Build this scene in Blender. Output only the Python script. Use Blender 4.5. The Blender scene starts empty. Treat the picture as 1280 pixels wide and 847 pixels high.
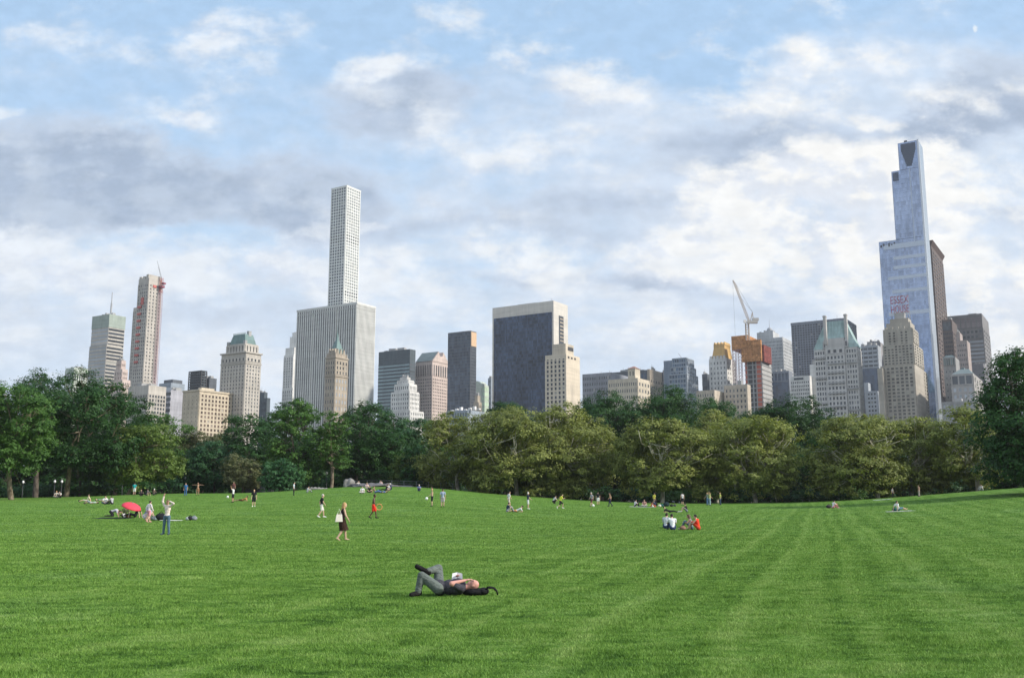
import bpy, bmesh, math, random
import numpy as np
from mathutils import Vector, Matrix
random.seed(7); RNG = np.random.default_rng(11)
R = math.radians
SC = bpy.context.scene
COL = SC.collection

# ---------------------------------------------------------------- camera
F_PX, CX, CY = 1212.0, 640.0, 423.5
PITCH = math.atan(204.5 / F_PX); CP, SP = math.cos(PITCH), math.sin(PITCH)
CAM_H = 1.65
cam_d = bpy.data.cameras.new('camera'); cam = bpy.data.objects.new('camera', cam_d); COL.objects.link(cam)
cam.location = (0, 0, CAM_H); cam.rotation_euler = (R(90) + PITCH, 0, 0)
cam_d.sensor_width = 36; cam_d.lens = 36 * F_PX / 1280; cam_d.clip_end = 30000; cam_d.clip_start = 0.1
SC.camera = cam

def ray(px, py):
    a, b = (px - CX) / F_PX, (CY - py) / F_PX
    return Vector((a, CP - b * SP, SP + b * CP))
def at(px, py, Y):
    d = ray(px, py); t = Y / d.y
    return Vector((d.x * t, Y, CAM_H + d.z * t))
def proj(p):
    x, y, z = p[0], p[1], p[2] - CAM_H
    dep = y * CP + z * SP
    return CX + F_PX * x / dep, CY - F_PX * (-y * SP + z * CP) / dep

# ---------------------------------------------------------------- render settings
SC.view_settings.view_transform = 'Standard'; SC.view_settings.look = 'None'
SC.view_settings.gamma = 1.0; SC.view_settings.use_curve_mapping = False
SC.view_settings.exposure = 0.40
SC.cycles.use_denoising = True
SC.cycles.max_bounces = 6; SC.cycles.transparent_max_bounces = 8
SC.cycles.diffuse_bounces = 3; SC.cycles.glossy_bounces = 3
SC.cycles.sample_clamp_indirect = 4.0

# ---------------------------------------------------------------- object helpers
def tag(o, label, cat, group=None, kind=None):
    o['label'] = label; o['category'] = cat
    if group: o['group'] = group
    if kind: o['kind'] = kind
    return o
def empty(name, label, cat, loc, rz=0.0, group=None):
    o = bpy.data.objects.new(name, None); COL.objects.link(o)
    o.empty_display_size = 0.2
    o.location = loc; o.rotation_euler = (0, 0, rz)
    return tag(o, label, cat, group)
def link(name, me, mat=None, parent=None):
    o = bpy.data.objects.new(name, me); COL.objects.link(o)
    if mat is not None and not me.materials: me.materials.append(mat)
    if parent is not None: o.parent = parent
    return o

class MB:
    """collects boxes, quads, prisms and tubes into one mesh"""
    def __init__(s): s.v = []; s.f = []; s.mi = []
    def add(s, vs, fs, m=0):
        n = len(s.v); s.v += [tuple(v) for v in vs]
        for f in fs: s.f.append(tuple(i + n for i in f)); s.mi.append(m)
    def box(s, x0, x1, y0, y1, z0, z1, m=0):
        s.add([(x0,y0,z0),(x1,y0,z0),(x1,y1,z0),(x0,y1,z0),(x0,y0,z1),(x1,y0,z1),(x1,y1,z1),(x0,y1,z1)],
              [(0,3,2,1),(4,5,6,7),(0,1,5,4),(1,2,6,5),(2,3,7,6),(3,0,4,7)], m)
    def frustum(s, b, t, z0, z1, m=0):
        s.add([(b[0],b[2],z0),(b[1],b[2],z0),(b[1],b[3],z0),(b[0],b[3],z0),(t[0],t[2],z1),(t[1],t[2],z1),(t[1],t[3],z1),(t[0],t[3],z1)],
              [(0,3,2,1),(4,5,6,7),(0,1,5,4),(1,2,6,5),(2,3,7,6),(3,0,4,7)], m)
    def quad(s, a, b, c, d, m=0): s.add([a,b,c,d], [(0,1,2,3)], m)
    def tube(s, pts, rad, n=6, m=0, cap=True):
        pts = [Vector(p) for p in pts]; rings = []
        for i, p in enumerate(pts):
            t = (pts[min(i+1,len(pts)-1)] - pts[max(i-1,0)])
            t = t.normalized() if t.length > 1e-9 else Vector((0,0,1))
            u = t.cross(Vector((0,0,1)) if abs(t.z) < .9 else Vector((1,0,0))).normalized(); w = t.cross(u)
            r = rad[i] if hasattr(rad, '__len__') else rad
            rings.append([p + (u*math.cos(2*math.pi*k/n) + w*math.sin(2*math.pi*k/n))*r for k in range(n)])
        vs = [v for r_ in rings for v in r_]; fs = []
        for i in range(len(pts)-1):
            for k in range(n):
                fs.append((i*n+k, i*n+(k+1)%n, (i+1)*n+(k+1)%n, (i+1)*n+k))
        if cap:
            fs.append(tuple(range(n-1,-1,-1))); fs.append(tuple((len(pts)-1)*n+k for k in range(n)))
        s.add(vs, fs, m)
    def ell(s, c, ax, n=10, m=0):
        """ellipsoid: ax = three Vectors (semi axes)"""
        c = Vector(c); vs = []; fs = []; h = n//2+1
        for i in range(h+1):
            th = math.pi*i/h
            for k in range(n):
                ph = 2*math.pi*k/n
                vs.append(c + ax[0]*(math.sin(th)*math.cos(ph)) + ax[1]*(math.sin(th)*math.sin(ph)) + ax[2]*math.cos(th))
        for i in range(h):
            for k in range(n):
                fs.append((i*n+k, (i+1)*n+k, (i+1)*n+(k+1)%n, i*n+(k+1)%n))
        s.add(vs, fs, m)
    def mesh(s, name, mats=(), smooth=False):
        me = bpy.data.meshes.new(name); me.from_pydata(s.v, [], s.f)
        for m in mats: me.materials.append(m)
        if len(mats) > 1: me.polygons.foreach_set('material_index', s.mi)
        if smooth: me.polygons.foreach_set('use_smooth', [True]*len(s.f))
        me.update(); return me
    def build(s, name, mat, parent=None, smooth=False):
        return link(name, s.mesh(name, mat if isinstance(mat,(list,tuple)) else (mat,), smooth), None, parent)

# ---------------------------------------------------------------- node helper
class NT:
    def __init__(s, tree): s.t = tree; s.n = tree.nodes; s.l = tree.links
    def node(s, typ, ins=None, **kw):
        nd = s.n.new(typ)
        for k, v in kw.items(): setattr(nd, k, v)
        for k, v in (ins or {}).items(): s.set(nd.inputs[k], v)
        return nd
    def set(s, sock, v):
        if isinstance(v, bpy.types.NodeSocket): s.l.new(v, sock)
        else:
            if isinstance(v, (tuple, list)) and sock.type == 'RGBA' and len(v) == 3: v = (*v, 1)
            sock.default_value = v
    def m(s, op, a, b=None, c=None, clamp=False):
        nd = s.node('ShaderNodeMath', operation=op, use_clamp=clamp); s.set(nd.inputs[0], a)
        if b is not None: s.set(nd.inputs[1], b)
        if c is not None: s.set(nd.inputs[2], c)
        return nd.outputs[0]
    def vm(s, op, a, b=None):
        nd = s.node('ShaderNodeVectorMath', operation=op); s.set(nd.inputs[0], a)
        if b is not None: s.set(nd.inputs[1], b)
        return nd.outputs['Value'] if op in ('LENGTH','DOT_PRODUCT','DISTANCE') else nd.outputs[0]
    def mix(s, f, a, b, blend='MIX'):
        nd = s.node('ShaderNodeMix', data_type='RGBA', blend_type=blend, clamp_factor=True)
        s.set(nd.inputs[0], f); s.set(nd.inputs[6], a); s.set(nd.inputs[7], b); return nd.outputs[2]
    def step(s, v, a, b, ta=0.0, tb=1.0, smooth=True):
        nd = s.node('ShaderNodeMapRange', interpolation_type='SMOOTHSTEP' if smooth else 'LINEAR')
        for i, x in enumerate((v, a, b, ta, tb)): s.set(nd.inputs[i], x)
        return nd.outputs[0]
    def noise(s, vec, scale, detail=4, rough=.5, dist=0.0, dim='3D'):
        nd = s.node('ShaderNodeTexNoise', noise_dimensions=dim)
        s.set(nd.inputs['Vector'], vec); nd.inputs['Scale'].default_value = scale; nd.inputs['Detail'].default_value = detail
        nd.inputs['Roughness'].default_value = rough; nd.inputs['Distortion'].default_value = dist
        return nd.outputs['Fac']
    def xyz(s, v):
        nd = s.node('ShaderNodeSeparateXYZ'); s.set(nd.inputs[0], v); return nd.outputs
    def comb(s, x, y, z):
        nd = s.node('ShaderNodeCombineXYZ')
        for i, q in enumerate((x, y, z)): s.set(nd.inputs[i], q)
        return nd.outputs[0]
def new_mat(name):
    m = bpy.data.materials.new(name); m.use_nodes = True; m.node_tree.nodes.clear()
    nt = NT(m.node_tree); out = nt.node('ShaderNodeOutputMaterial')
    return m, nt, out
def principled(nt, out, col, rough=.8, spec=.3, metal=0.0, normal=None):
    p = nt.node('ShaderNodeBsdfPrincipled'); nt.set(p.inputs['Base Color'], col); nt.set(p.inputs['Roughness'], rough)
    nt.set(p.inputs['Metallic'], metal); nt.set(p.inputs['Specular IOR Level'], spec)
    if normal is not None: nt.set(p.inputs['Normal'], normal)
    nt.l.new(p.outputs[0], out.inputs[0]); return p
_mc = {}
def plain(name, col, rough=.75, var=.15, scale=3.0, spec=.3, metal=0.0):
    """one procedural material: base colour with gentle mottling"""
    key = (name, col, rough)
    if key in _mc: return _mc[key]
    m, nt, out = new_mat(name)
    tc = nt.node('ShaderNodeTexCoord').outputs['Object']
    n = nt.noise(tc, scale, 4, .6)
    c = nt.mix(nt.step(n, .3, .7), tuple(x*(1-var) for x in col), tuple(min(1, x*(1+var)) for x in col))
    principled(nt, out, c, rough, spec, metal)
    _mc[key] = m; return m
def wallmat(name, col, var=.10, streak=.12, rough=.85):
    """facade stone / brick / concrete: mottled, with vertical weather streaks and floor-to-floor tone changes"""
    m, nt, out = new_mat(name)
    tc = nt.node('ShaderNodeTexCoord').outputs['Object']
    mp = nt.vm('MULTIPLY', tc, (1, 1, .12))
    a = nt.noise(tc, .06, 5, .6); b = nt.noise(mp, .5, 4, .6); d = nt.noise(nt.vm('MULTIPLY', tc, (.05, .05, 1)), .45, 2, .5)
    k = nt.m('ADD', nt.step(a, .3, .7, 1-var, 1+var), nt.step(b, .35, .7, -streak, streak*.6))
    k = nt.m('ADD', k, nt.step(d, .4, .6, -.05, .05))
    c = nt.mix(1.0, col, nt.comb(k, k, k), 'MULTIPLY')
    principled(nt, out, c, rough, .2); return m
def glassmat(name, col, rough=.18, var=.5, spec=.35, metal=0.0, panel=None):
    """window glass: dark, glossy, each pane a little different (blinds, rooms, painted reflections)"""
    m, nt, out = new_mat(name)
    geo = nt.node('ShaderNodeNewGeometry'); oi = nt.node('ShaderNodeObjectInfo')
    r = nt.m('FRACT', nt.m('ADD', geo.outputs['Random Per Island'], nt.m('MULTIPLY', oi.outputs['Random'], 7.31)))
    if panel:
        tc = nt.node('ShaderNodeTexCoord').outputs['Object']
        w = nt.node('ShaderNodeTexWhiteNoise', noise_dimensions='3D')
        nt.set(w.inputs['Vector'], nt.vm('FLOOR', nt.vm('MULTIPLY', tc, (1/panel[0], 1/panel[0], 1/panel[1]))))
        r = w.outputs['Value']
        big = nt.noise(nt.vm('MULTIPLY', tc, (1, 1, .6)), .03, 3, .5)
        r = nt.m('ADD', nt.m('MULTIPLY', r, .7), nt.step(big, .3, .7, 0, .45))
    c = nt.mix(r, tuple(x*(1-var) for x in col), tuple(x*(1+var) for x in col))
    lit = nt.step(r, .93, .97) if not panel else 0.0
    c = nt.mix(nt.m('MULTIPLY', lit, .6), c, (.5, .48, .42))
    principled(nt, out, c, rough, spec, metal); return m
MAST = plain('galvanised_steel', (.33, .34, .36), .5, .1, 1.0, .5); DARKMETAL = plain('dark_metal', (.05, .05, .055), .5)
REDSTEEL = plain('red_painted_steel', (.45, .10, .08), .5); WHITESTEEL = plain('white_painted_steel', (.72, .70, .68), .5)

# ---------------------------------------------------------------- sky and sun
SUN_AZ, SUN_EL = 103.0, 31.0            # degrees clockwise from +Y (view direction) / above the horizon
W = bpy.data.worlds.new('World'); SC.world = W; W.use_nodes = True
W.cycles.sampling_method = 'MANUAL'; W.cycles.sample_map_resolution = 512
W.node_tree.nodes.clear(); wt = NT(W.node_tree)
wo = wt.node('ShaderNodeOutputWorld'); bg = wt.node('ShaderNodeBackground'); bg.inputs['Strength'].default_value = 0.1
wt.l.new(bg.outputs[0], wo.inputs[0])
sky = wt.node('ShaderNodeTexSky', sky_type='NISHITA', sun_disc=False)
sky.sun_elevation = R(SUN_EL); sky.sun_rotation = R(SUN_AZ); sky.air_density = 1.0; sky.dust_density = 1.5; sky.ozone_density = 1.2
D = wt.vm('NORMALIZE', wt.node('ShaderNodeTexCoord').outputs['Generated'])
dx, dy, dz = wt.xyz(D)
front = wt.step(dy, .05, .25)
den = wt.m('MAXIMUM', dy, .05)
U = wt.m('DIVIDE', dx, den); V = wt.m('DIVIDE', dz, den)
zz = wt.m('ADD', wt.m('MAXIMUM', dz, 0.0), .16)
P = wt.comb(wt.m('DIVIDE', dx, zz), wt.m('DIVIDE', dy, zz), wt.m('MULTIPLY', dz, 2.0))
Q = wt.comb(U, wt.m('MULTIPLY', V, 1.6), 0.0)
warp = wt.node('ShaderNodeTexNoise'); wt.set(warp.inputs['Vector'], Q); warp.inputs['Scale'].default_value = 5.5; warp.inputs['Detail'].default_value = 7; warp.inputs['Roughness'].default_value = .62
wv = wt.vm('SUBTRACT', warp.outputs['Color'], (.5, .5, .5))
def warped(k):
    nd = wt.node('ShaderNodeVectorMath', operation='MULTIPLY_ADD'); wt.set(nd.inputs[0], wv); wt.set(nd.inputs[1], (k, k*.8, 0)); wt.set(nd.inputs[2], Q); return nd.outputs[0]
QW = warped(.20); QS = warped(.09)
def total(items, src=None):
    acc = None
    for w_, cx, cy, rx, ry in items:
        d0 = ray(cx, cy); u0, v0 = d0.x/d0.y, d0.z/d0.y*1.6; sx, sy = F_PX/rx, F_PX/ry/1.6
        nd = wt.node('ShaderNodeVectorMath', operation='MULTIPLY_ADD'); wt.set(nd.inputs[0], src or QW); wt.set(nd.inputs[1], (sx, sy, 0)); wt.set(nd.inputs[2], (-u0*sx, -v0*sy, 0))
        t = wt.step(wt.vm('DOT_PRODUCT', nd.outputs[0], nd.outputs[0]), 0.0, 1.7, w_, 0.0)
        acc = t if acc is None else wt.m('ADD', acc, t)
    return wt.m('MULTIPLY', acc, front)
n1 = wt.noise(P, .9, 6, .60)
n2 = wt.noise(Q, 8.0, 9, .60)
n5 = wt.noise(wt.vm('MULTIPLY_ADD' if False else 'ADD', Q, (3.3, 1.7, 0)), 5.0, 7, .58)
n2s = wt.noise(wt.vm('ADD', Q, (.020, .022, 0)), 8.0, 5, .56)
n3 = wt.noise(wt.vm('MULTIPLY', Q, (1, 2.3, 1)), 7.0, 7, .60)
n4 = wt.noise(Q, 34.0, 3, .6)
relief = wt.m('MULTIPLY', wt.m('SUBTRACT', n2, n2s), 6.0)
# clear air
SKY_BLUE_TOP, SKY_BLUE_LOW = (3.45, 5.05, 6.95), (4.8, 6.0, 7.2)
nish = wt.mix(.15, wt.mix(wt.step(dz, .08, .44), SKY_BLUE_LOW, SKY_BLUE_TOP), wt.mix(1.0, sky.outputs[0], (1.5, 1.5, 1.6), 'MULTIPLY'))
# thin veil, thicker low and to the right
veil = wt.m('ADD', wt.m('ADD', wt.m('MULTIPLY', n1, .5), wt.m('MULTIPLY', n2, .5)), wt.step(dz, .05, .40, .20, -.05))
veil = wt.m('ADD', veil, total([(-.16, 640, 20, 480, 90), (.26, 1120, 310, 420, 260), (.10, 250, 420, 500, 110), (.10, 620, 200, 330, 150), (-.14, 330, 275, 120, 40), (.12, 1150, 90, 240, 90), (.06, 150, 90, 260, 80), (-.10, 860, 90, 110, 50)]))
c1 = wt.mix(wt.m('MULTIPLY', wt.step(veil, .44, .74), .88), nish, wt.mix(wt.step(n2, .35, .65), (5.0, 5.8, 6.9), (6.2, 6.7, 7.4)))
# soft grey bases
grey = wt.m('ADD', wt.m('MULTIPLY', wt.m('ADD', wt.m('MULTIPLY', n5, .65), wt.m('MULTIPLY', n2, .35)), 1.5), total([
    (.62, 30, 215, 200, 90), (.50, 170, 215, 140, 62), (.42, 300, 238, 190, 54), (.24, 410, 255, 90, 40), (.42, 480, 128, 110, 46), (.30, 640, 120, 150, 52),
    (.55, 1270, 110, 130, 52), (.46, 1180, 150, 100, 46), (.26, 1010, 160, 190, 60), (.24, 960, 195, 150, 46), (.44, 1290, 272, 64, 24),
    (.24, 560, 296, 220, 26), (.18, 800, 372, 240, 30), (.22, 90, 392, 280, 30), (.18, 330, 398, 160, 30),
    (.32, 1040, 285, 120, 28), (.28, 760, 265, 190, 40), (.20, 920, 352, 150, 30), (.24, 610, 215, 300, 90), (.32, 700, 348, 190, 16), (.30, 1010, 395, 160, 20), (.26, 1220, 395, 120, 26)]))
greym = wt.m('MULTIPLY', wt.step(grey, .82, 1.28), .95)
gcol = wt.mix(wt.step(relief, -.55, .55), (2.95, 3.65, 4.8), (3.9, 4.6, 5.65))
gcol = wt.mix(wt.step(grey, .95, 1.45), (4.5, 5.25, 6.4), gcol)
c2 = wt.mix(greym, c1, gcol)
# white heaped tops
white = wt.m('ADD', wt.m('MULTIPLY', n2, 2.2), total([
    (.30, 110, 318, 340, 46), (.24, 60, 355, 240, 40), (.20, 330, 345, 220, 40), (.28, 560, 340, 210, 34), (.22, 470, 75, 95, 32), (.20, 690, 100, 110, 42),
    (.36, 915, 248, 80, 62), (.30, 1180, 300, 260, 150), (.24, 1030, 262, 200, 70), (.28, 980, 320, 170, 40), (.26, 800, 318, 200, 40), (.30, 1080, 205, 130, 44),
    (.18, 235, 128, 60, 34), (.26, 860, 55, 55, 24), (.20, 1000, 95, 200, 46), (.06, 160, 50, 180, 60), (.36, 1230, 420, 180, 80), (.22, 680, 415, 320, 50), (.22, 640, 190, 170, 30), (.20, 280, 40, 80, 40), (.16, 170, 440, 260, 26), (.2, 1060, 130, 90, 22)]))
sm = total([(.40, 2, 138, 34, 12), (.26, 110, 219, 34, 14), (.24, 552, 146, 46, 30), (.34, 470, 84, 60, 18), (.36, 905, 238, 40, 30), (.30, 925, 275, 34, 22), (.34, 985, 285, 70, 12), (.30, 1070, 150, 50, 12), (.3, 240, 150, 40, 14), (.26, 470, 281, 30, 8)], QS)
white = wt.m('ADD', white, sm)
whitem = wt.step(white, 1.14, 1.70)
wcol = wt.mix(wt.step(U, -.3, .40), (6.6, 7.0, 7.5), (7.7, 7.65, 7.45))
wcol = wt.mix(wt.m('MULTIPLY', wt.step(relief, .25, -.5), .60), wcol, (4.9, 5.5, 6.6))
c3 = wt.mix(wt.m('MULTIPLY', whitem, .96), c2, wcol)
# cottony break-up low over the roofs
low = wt.step(V, .36, .14)
c4 = wt.mix(wt.m('MULTIPLY', wt.m('MULTIPLY', wt.step(n3, .50, .68), low), .75), c3, (6.7, 7.0, 7.4))
c5 = wt.mix(wt.m('MULTIPLY', wt.m('MULTIPLY', wt.step(n3, .48, .32), low), .62), c4, (4.6, 5.35, 6.4))
k4 = wt.step(n4, .3, .7, .955, 1.045)
c5 = wt.mix(1.0, c5, wt.comb(k4, k4, k4), 'MULTIPLY')
c6 = wt.mix(total([(.6, 1226, 34, 4.2, 5.5)], QS), c5, (7.8, 7.8, 7.6))
below = wt.step(dz, -.05, .01)
# unseen bright cloud added behind the viewer to lighten the shaded fronts
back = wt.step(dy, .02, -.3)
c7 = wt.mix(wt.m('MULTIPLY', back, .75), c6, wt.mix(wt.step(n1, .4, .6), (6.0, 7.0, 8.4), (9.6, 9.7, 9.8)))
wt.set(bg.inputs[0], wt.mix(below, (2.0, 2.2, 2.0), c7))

sun_d = bpy.data.lights.new('sun', 'SUN'); sun = bpy.data.objects.new('sun', sun_d); COL.objects.link(sun)
sun_d.energy = 3.9; sun_d.angle = R(2.5); sun_d.color = (1.0, .93, .82)
sd = Vector((math.sin(R(SUN_AZ))*math.cos(R(SUN_EL)), math.cos(R(SUN_AZ))*math.cos(R(SUN_EL)), math.sin(R(SUN_EL))))
sun.rotation_euler = (-sd).to_track_quat('-Z', 'Y').to_euler(); sun.location = (60, 40, 80)

# ---------------------------------------------------------------- terrain
EDGE_D = 150.0
_ex = np.array([-400, 0, 100, 200, 300, 360, 430, 490, 540, 580, 640, 750, 850, 950, 1000, 1100, 1200, 1280, 1700], float)
_ey = np.array([625, 623, 621, 617, 617, 614, 608, 607, 609, 613, 619, 626, 629, 628, 628, 623, 616, 611, 596], float)
_ez = np.array([at(a, b, EDGE_D).z for a, b in zip(_ex, _ey)])
def tz(x, y):
    x = np.asarray(x, float); y = np.asarray(y, float)
    r = np.hypot(x, y)
    a = CX + F_PX * x / (np.maximum(y, .25*r + 1e-6) * CP)
    # smooth the edge table a little
    e = sum(np.interp(a + o, _ex, _ez) for o in (-40, -20, 0, 20, 40)) / 5
    t = np.clip((r - 42) / (EDGE_D - 42), 0, 1)
    z = e * t**1.55
    z = z * (1 - np.clip((r - 380) / 250, 0, 1))
    return z + .03*np.sin(x*.21 + 1.3)*np.sin(y*.17) * np.clip(r/20, 0, 1)
def ground_at(px, py, ymin=5, ymax=240):
    d = ray(px, py); t = ymin
    while t < ymax:
        p = Vector((0, 0, CAM_H)) + d*t
        if p.z <= float(tz(p.x, p.y)): break
        t += .12
    p = Vector((0, 0, CAM_H)) + d*t
    return Vector((p.x, p.y, float(tz(p.x, p.y))))
def gz(x, y): return float(tz(x, y))

def polar_sheet(name, rs, na, mat, dz=0.0):
    rs = np.asarray(rs); th = np.linspace(0, 2*np.pi, na, endpoint=False)
    # finer angular steps towards the view
    th = th + .55*np.sin(2*(th - np.pi/2))*-.5
    X = rs[:, None]*np.cos(th)[None]; Y = rs[:, None]*np.sin(th)[None]; Z = tz(X, Y) + dz
    vs = np.stack([X, Y, Z], -1).reshape(-1, 3)
    i = np.arange(len(rs)-1)[:, None]*na; k = np.arange(na)[None]; k2 = (k+1) % na
    fs = np.stack([i+k, i+na+k, i+na+k2, i+k2], -1).reshape(-1, 4)
    me = bpy.data.meshes.new(name); me.from_pydata(vs.tolist(), [], fs.tolist()); me.materials.append(mat)
    me.polygons.foreach_set('use_smooth', [True]*len(me.polygons)); me.update()
    o = link(name, me); o['kind'] = 'structure'; return o
# ---------------------------------------------------------------- people
_jobs = []      # (object name, MB, voxel, material, parent, label)
def cap(mb, p, q, r0, r1, n=10):
    """tapered limb segment with round ends"""
    p, q = Vector(p), Vector(q); ax = (Vector((1,0,0)), Vector((0,1,0)), Vector((0,0,1)))
    mb.tube([p, q], [r0, r1], n)
    mb.ell(p, [a*r0 for a in ax], n); mb.ell(q, [a*r1 for a in ax], n)
_cap0 = cap
def frame(d, up=Vector((0, 0, 1))):
    d = d.normalized(); s = up.cross(d)
    s = s.normalized() if s.length > 1e-4 else Vector((0, 1, 0))
    return d, s, d.cross(s)
def mirror(d): return {k: v for k, v in d.items()}
def sym(**k):
    J = {}
    for n, v in k.items():
        if n in ('pel', 'chest', 'neck', 'head', 'look'): J[n] = Vector(v)
        else:
            if len(v) == 2: J[n+'L'], J[n+'R'] = Vector(v[0]), Vector(v[1])
            else: J[n+'L'] = Vector(v); J[n+'R'] = Vector((v[0], -v[1], v[2]))
    return J
POSE = {
 'stand': sym(pel=(0,0,.94), chest=(0,0,1.32), neck=(.01,0,1.46), head=(.03,0,1.60), sh=(0,.18,1.40), el=(-.03,.24,1.13), wr=(.05,.25,.88), hip=(0,.09,.90), kn=(.02,.10,.49), an=((-.03,.11,.08),(.03,-.11,.08)), toe=((.13,.13,.03),(.19,-.13,.03)), look=(1,0,0)),
 'walk': sym(pel=(0,0,.93), chest=(.03,0,1.31), neck=(.05,0,1.45), head=(.08,0,1.59), sh=(.02,.18,1.39), el=((-.10,.24,1.13),(.08,-.24,1.13)), wr=((-.06,.25,.88),(.22,-.22,.93)), hip=(0,.09,.90), kn=((.15,.10,.50),(-.01,-.10,.49)), an=((.20,.10,.08),(-.26,-.10,.12)), toe=((.36,.11,.04),(-.13,-.11,.03)), look=(1,0,0)),
 'run': sym(pel=(0,0,.92), chest=(.10,0,1.28), neck=(.15,0,1.41), head=(.20,0,1.54), sh=(.10,.18,1.37), el=((-.10,.26,1.16),(.24,-.26,1.14)), wr=((.08,.26,.98),(.42,-.18,1.22)), hip=(0,.09,.89), kn=((.30,.10,.62),(-.08,-.10,.49)), an=((.26,.10,.20),(-.38,-.10,.26)), toe=((.42,.11,.15),(-.34,-.11,.12)), look=(1,0,0)),
 'arms_up': sym(pel=(0,0,.94), chest=(-.02,0,1.33), neck=(-.01,0,1.47), head=(.02,0,1.61), sh=(0,.19,1.43), el=((.10,.40,1.55),(.06,-.26,1.66)), wr=((.10,.17,1.66),(.04,-.22,1.90)), hip=(0,.10,.90), kn=(.02,.13,.49), an=(.0,.16,.08), toe=(.15,.20,.03), look=(1,0,.1)),
 'star': sym(pel=(0,0,.94), chest=(0,0,1.32), neck=(.01,0,1.46), head=(.03,0,1.60), sh=(0,.18,1.41), el=(0,.45,1.40), wr=(0,.70,1.38), hip=(0,.09,.90), kn=(.02,.12,.49), an=(0,.16,.08), toe=(.15,.18,.03), look=(1,0,0)),
 'wave': sym(pel=(0,0,.94), chest=(0,0,1.32), neck=(.01,0,1.46), head=(.03,0,1.60), sh=(0,.18,1.41), el=((.05,.40,1.48),(.1,-.26,1.13)), wr=((.08,.46,1.74),(.30,-.24,1.0)), hip=(0,.09,.90), kn=(.02,.11,.49), an=(0,.13,.08), toe=(.15,.15,.03), look=(1,0,0)),
 'hug': sym(pel=(0,0,.12), chest=(.07,0,.48), neck=(.11,0,.61), head=(.17,0,.74), sh=(.07,.18,.56), el=(.24,.25,.36), wr=(.44,.10,.40), hip=(0,.10,.13), kn=(.37,.13,.46), an=(.58,.12,.07), toe=(.75,.13,.03), look=(1,0,-.25)),
 'cross': sym(pel=(0,0,.12), chest=(.06,0,.49), neck=(.09,0,.62), head=(.13,0,.76), sh=(.06,.18,.57), el=(.14,.27,.32), wr=(.32,.12,.22), hip=(.02,.10,.12), kn=(.30,.33,.17), an=((.32,-.06,.07),(.40,.06,.07)), toe=((.34,-.2,.05),(.42,.2,.05)), look=(1,0,-.3)),
 'lean': sym(pel=(0,0,.11), chest=(-.16,0,.47), neck=(-.19,0,.60), head=(-.18,0,.74), sh=(-.18,.18,.55), el=(-.34,.25,.31), wr=(-.40,.27,.05), hip=(.02,.10,.12), kn=(.42,.10,.22), an=(.82,.11,.07), toe=(.88,.13,.20), look=(1,0,0)),
 'prop': sym(pel=(0,0,.13), chest=(-.36,.0,.28), neck=(-.47,0,.38), head=(-.54,0,.50), sh=(-.40,.17,.33), el=((-.56,.2,.06),(-.5,-.2,.06)), wr=((-.34,.22,.04),(-.3,-.2,.04)), hip=(.02,.09,.12), kn=((.42,.08,.15),(.40,-.10,.16)), an=((.82,.08,.06),(.80,-.10,.06)), toe=((.92,.1,.14),(.9,-.12,.14)), look=(1,0,.1)),
 'lie': sym(pel=(0,0,.11), chest=(-.42,0,.13), neck=(-.57,0,.12), head=(-.71,0,.13), sh=(-.48,.18,.12), el=(-.26,.30,.08), wr=(-.05,.30,.05), hip=(.02,.10,.11), kn=((.40,.12,.34),(.42,-.10,.14)), an=((.62,.12,.07),(.82,-.11,.06)), toe=((.77,.12,.04),(.86,-.14,.17)), look=(.15,0,1)),
 'kneel_bend': sym(pel=(0,0,.36), chest=(.36,0,.46), neck=(.50,0,.42), head=(.61,0,.34), sh=(.42,.18,.44), el=(.50,.22,.20), wr=(.56,.15,.03), hip=(0,.10,.34), kn=(.14,.14,.06), an=(-.28,.14,.06), toe=(-.42,.14,.05), look=(.7,0,-.7)),
 'squat': sym(pel=(0,0,.30), chest=(.20,0,.62), neck=(.27,0,.74), head=(.34,0,.87), sh=(.21,.18,.70), el=(.40,.22,.50), wr=(.52,.10,.36), hip=(0,.10,.30), kn=(.36,.16,.46), an=(.12,.15,.08), toe=(.28,.17,.03), look=(1,0,-.2)),
}
_cl = {}
def cloth(c, name='cloth'):
    """woven cloth: mottled, with soft folds"""
    if (c, name) in _cl: return _cl[(c, name)]
    m, nt, out = new_mat(name); tc = nt.node('ShaderNodeTexCoord').outputs['Object']
    n = nt.noise(tc, 9.0, 4, .6); f = nt.noise(nt.vm('MULTIPLY', tc, (1, 1, 1.8)), 6.0, 3, .55, 1.2)
    b = nt.node('ShaderNodeBump', {'Strength': .8, 'Distance': .05}); nt.set(b.inputs['Height'], f)
    principled(nt, out, nt.mix(nt.step(n, .3, .7), tuple(x*.82 for x in c), tuple(min(1, x*1.18) for x in c)), .9, .1, normal=b.outputs[0])
    _cl[(c, name)] = m; return m
SKIN = {'l': plain('light_skin', (.56, .36, .27), .55, .06, 20, .3), 'm': plain('tanned_skin', (.42, .25, .17), .55, .06, 20, .3), 'd': plain('dark_skin', (.10, .055, .036), .5, .06, 20, .35), 'p': plain('pink_skin', (.58, .29, .24), .5, .06, 20, .3)}
HAIRC = {'k': plain('dark_hair', (.022, .017, .014), .6, .2, 30), 'b': plain('brown_hair', (.10, .06, .035), .6, .2, 30), 'y': plain('blond_hair', (.42, .26, .11), .6, .2, 30), 'g': plain('grey_hair', (.45, .43, .41), .6, .2, 30), 'w': plain('white_cap', (.72, .72, .70), .8, .1, 20)}
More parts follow.
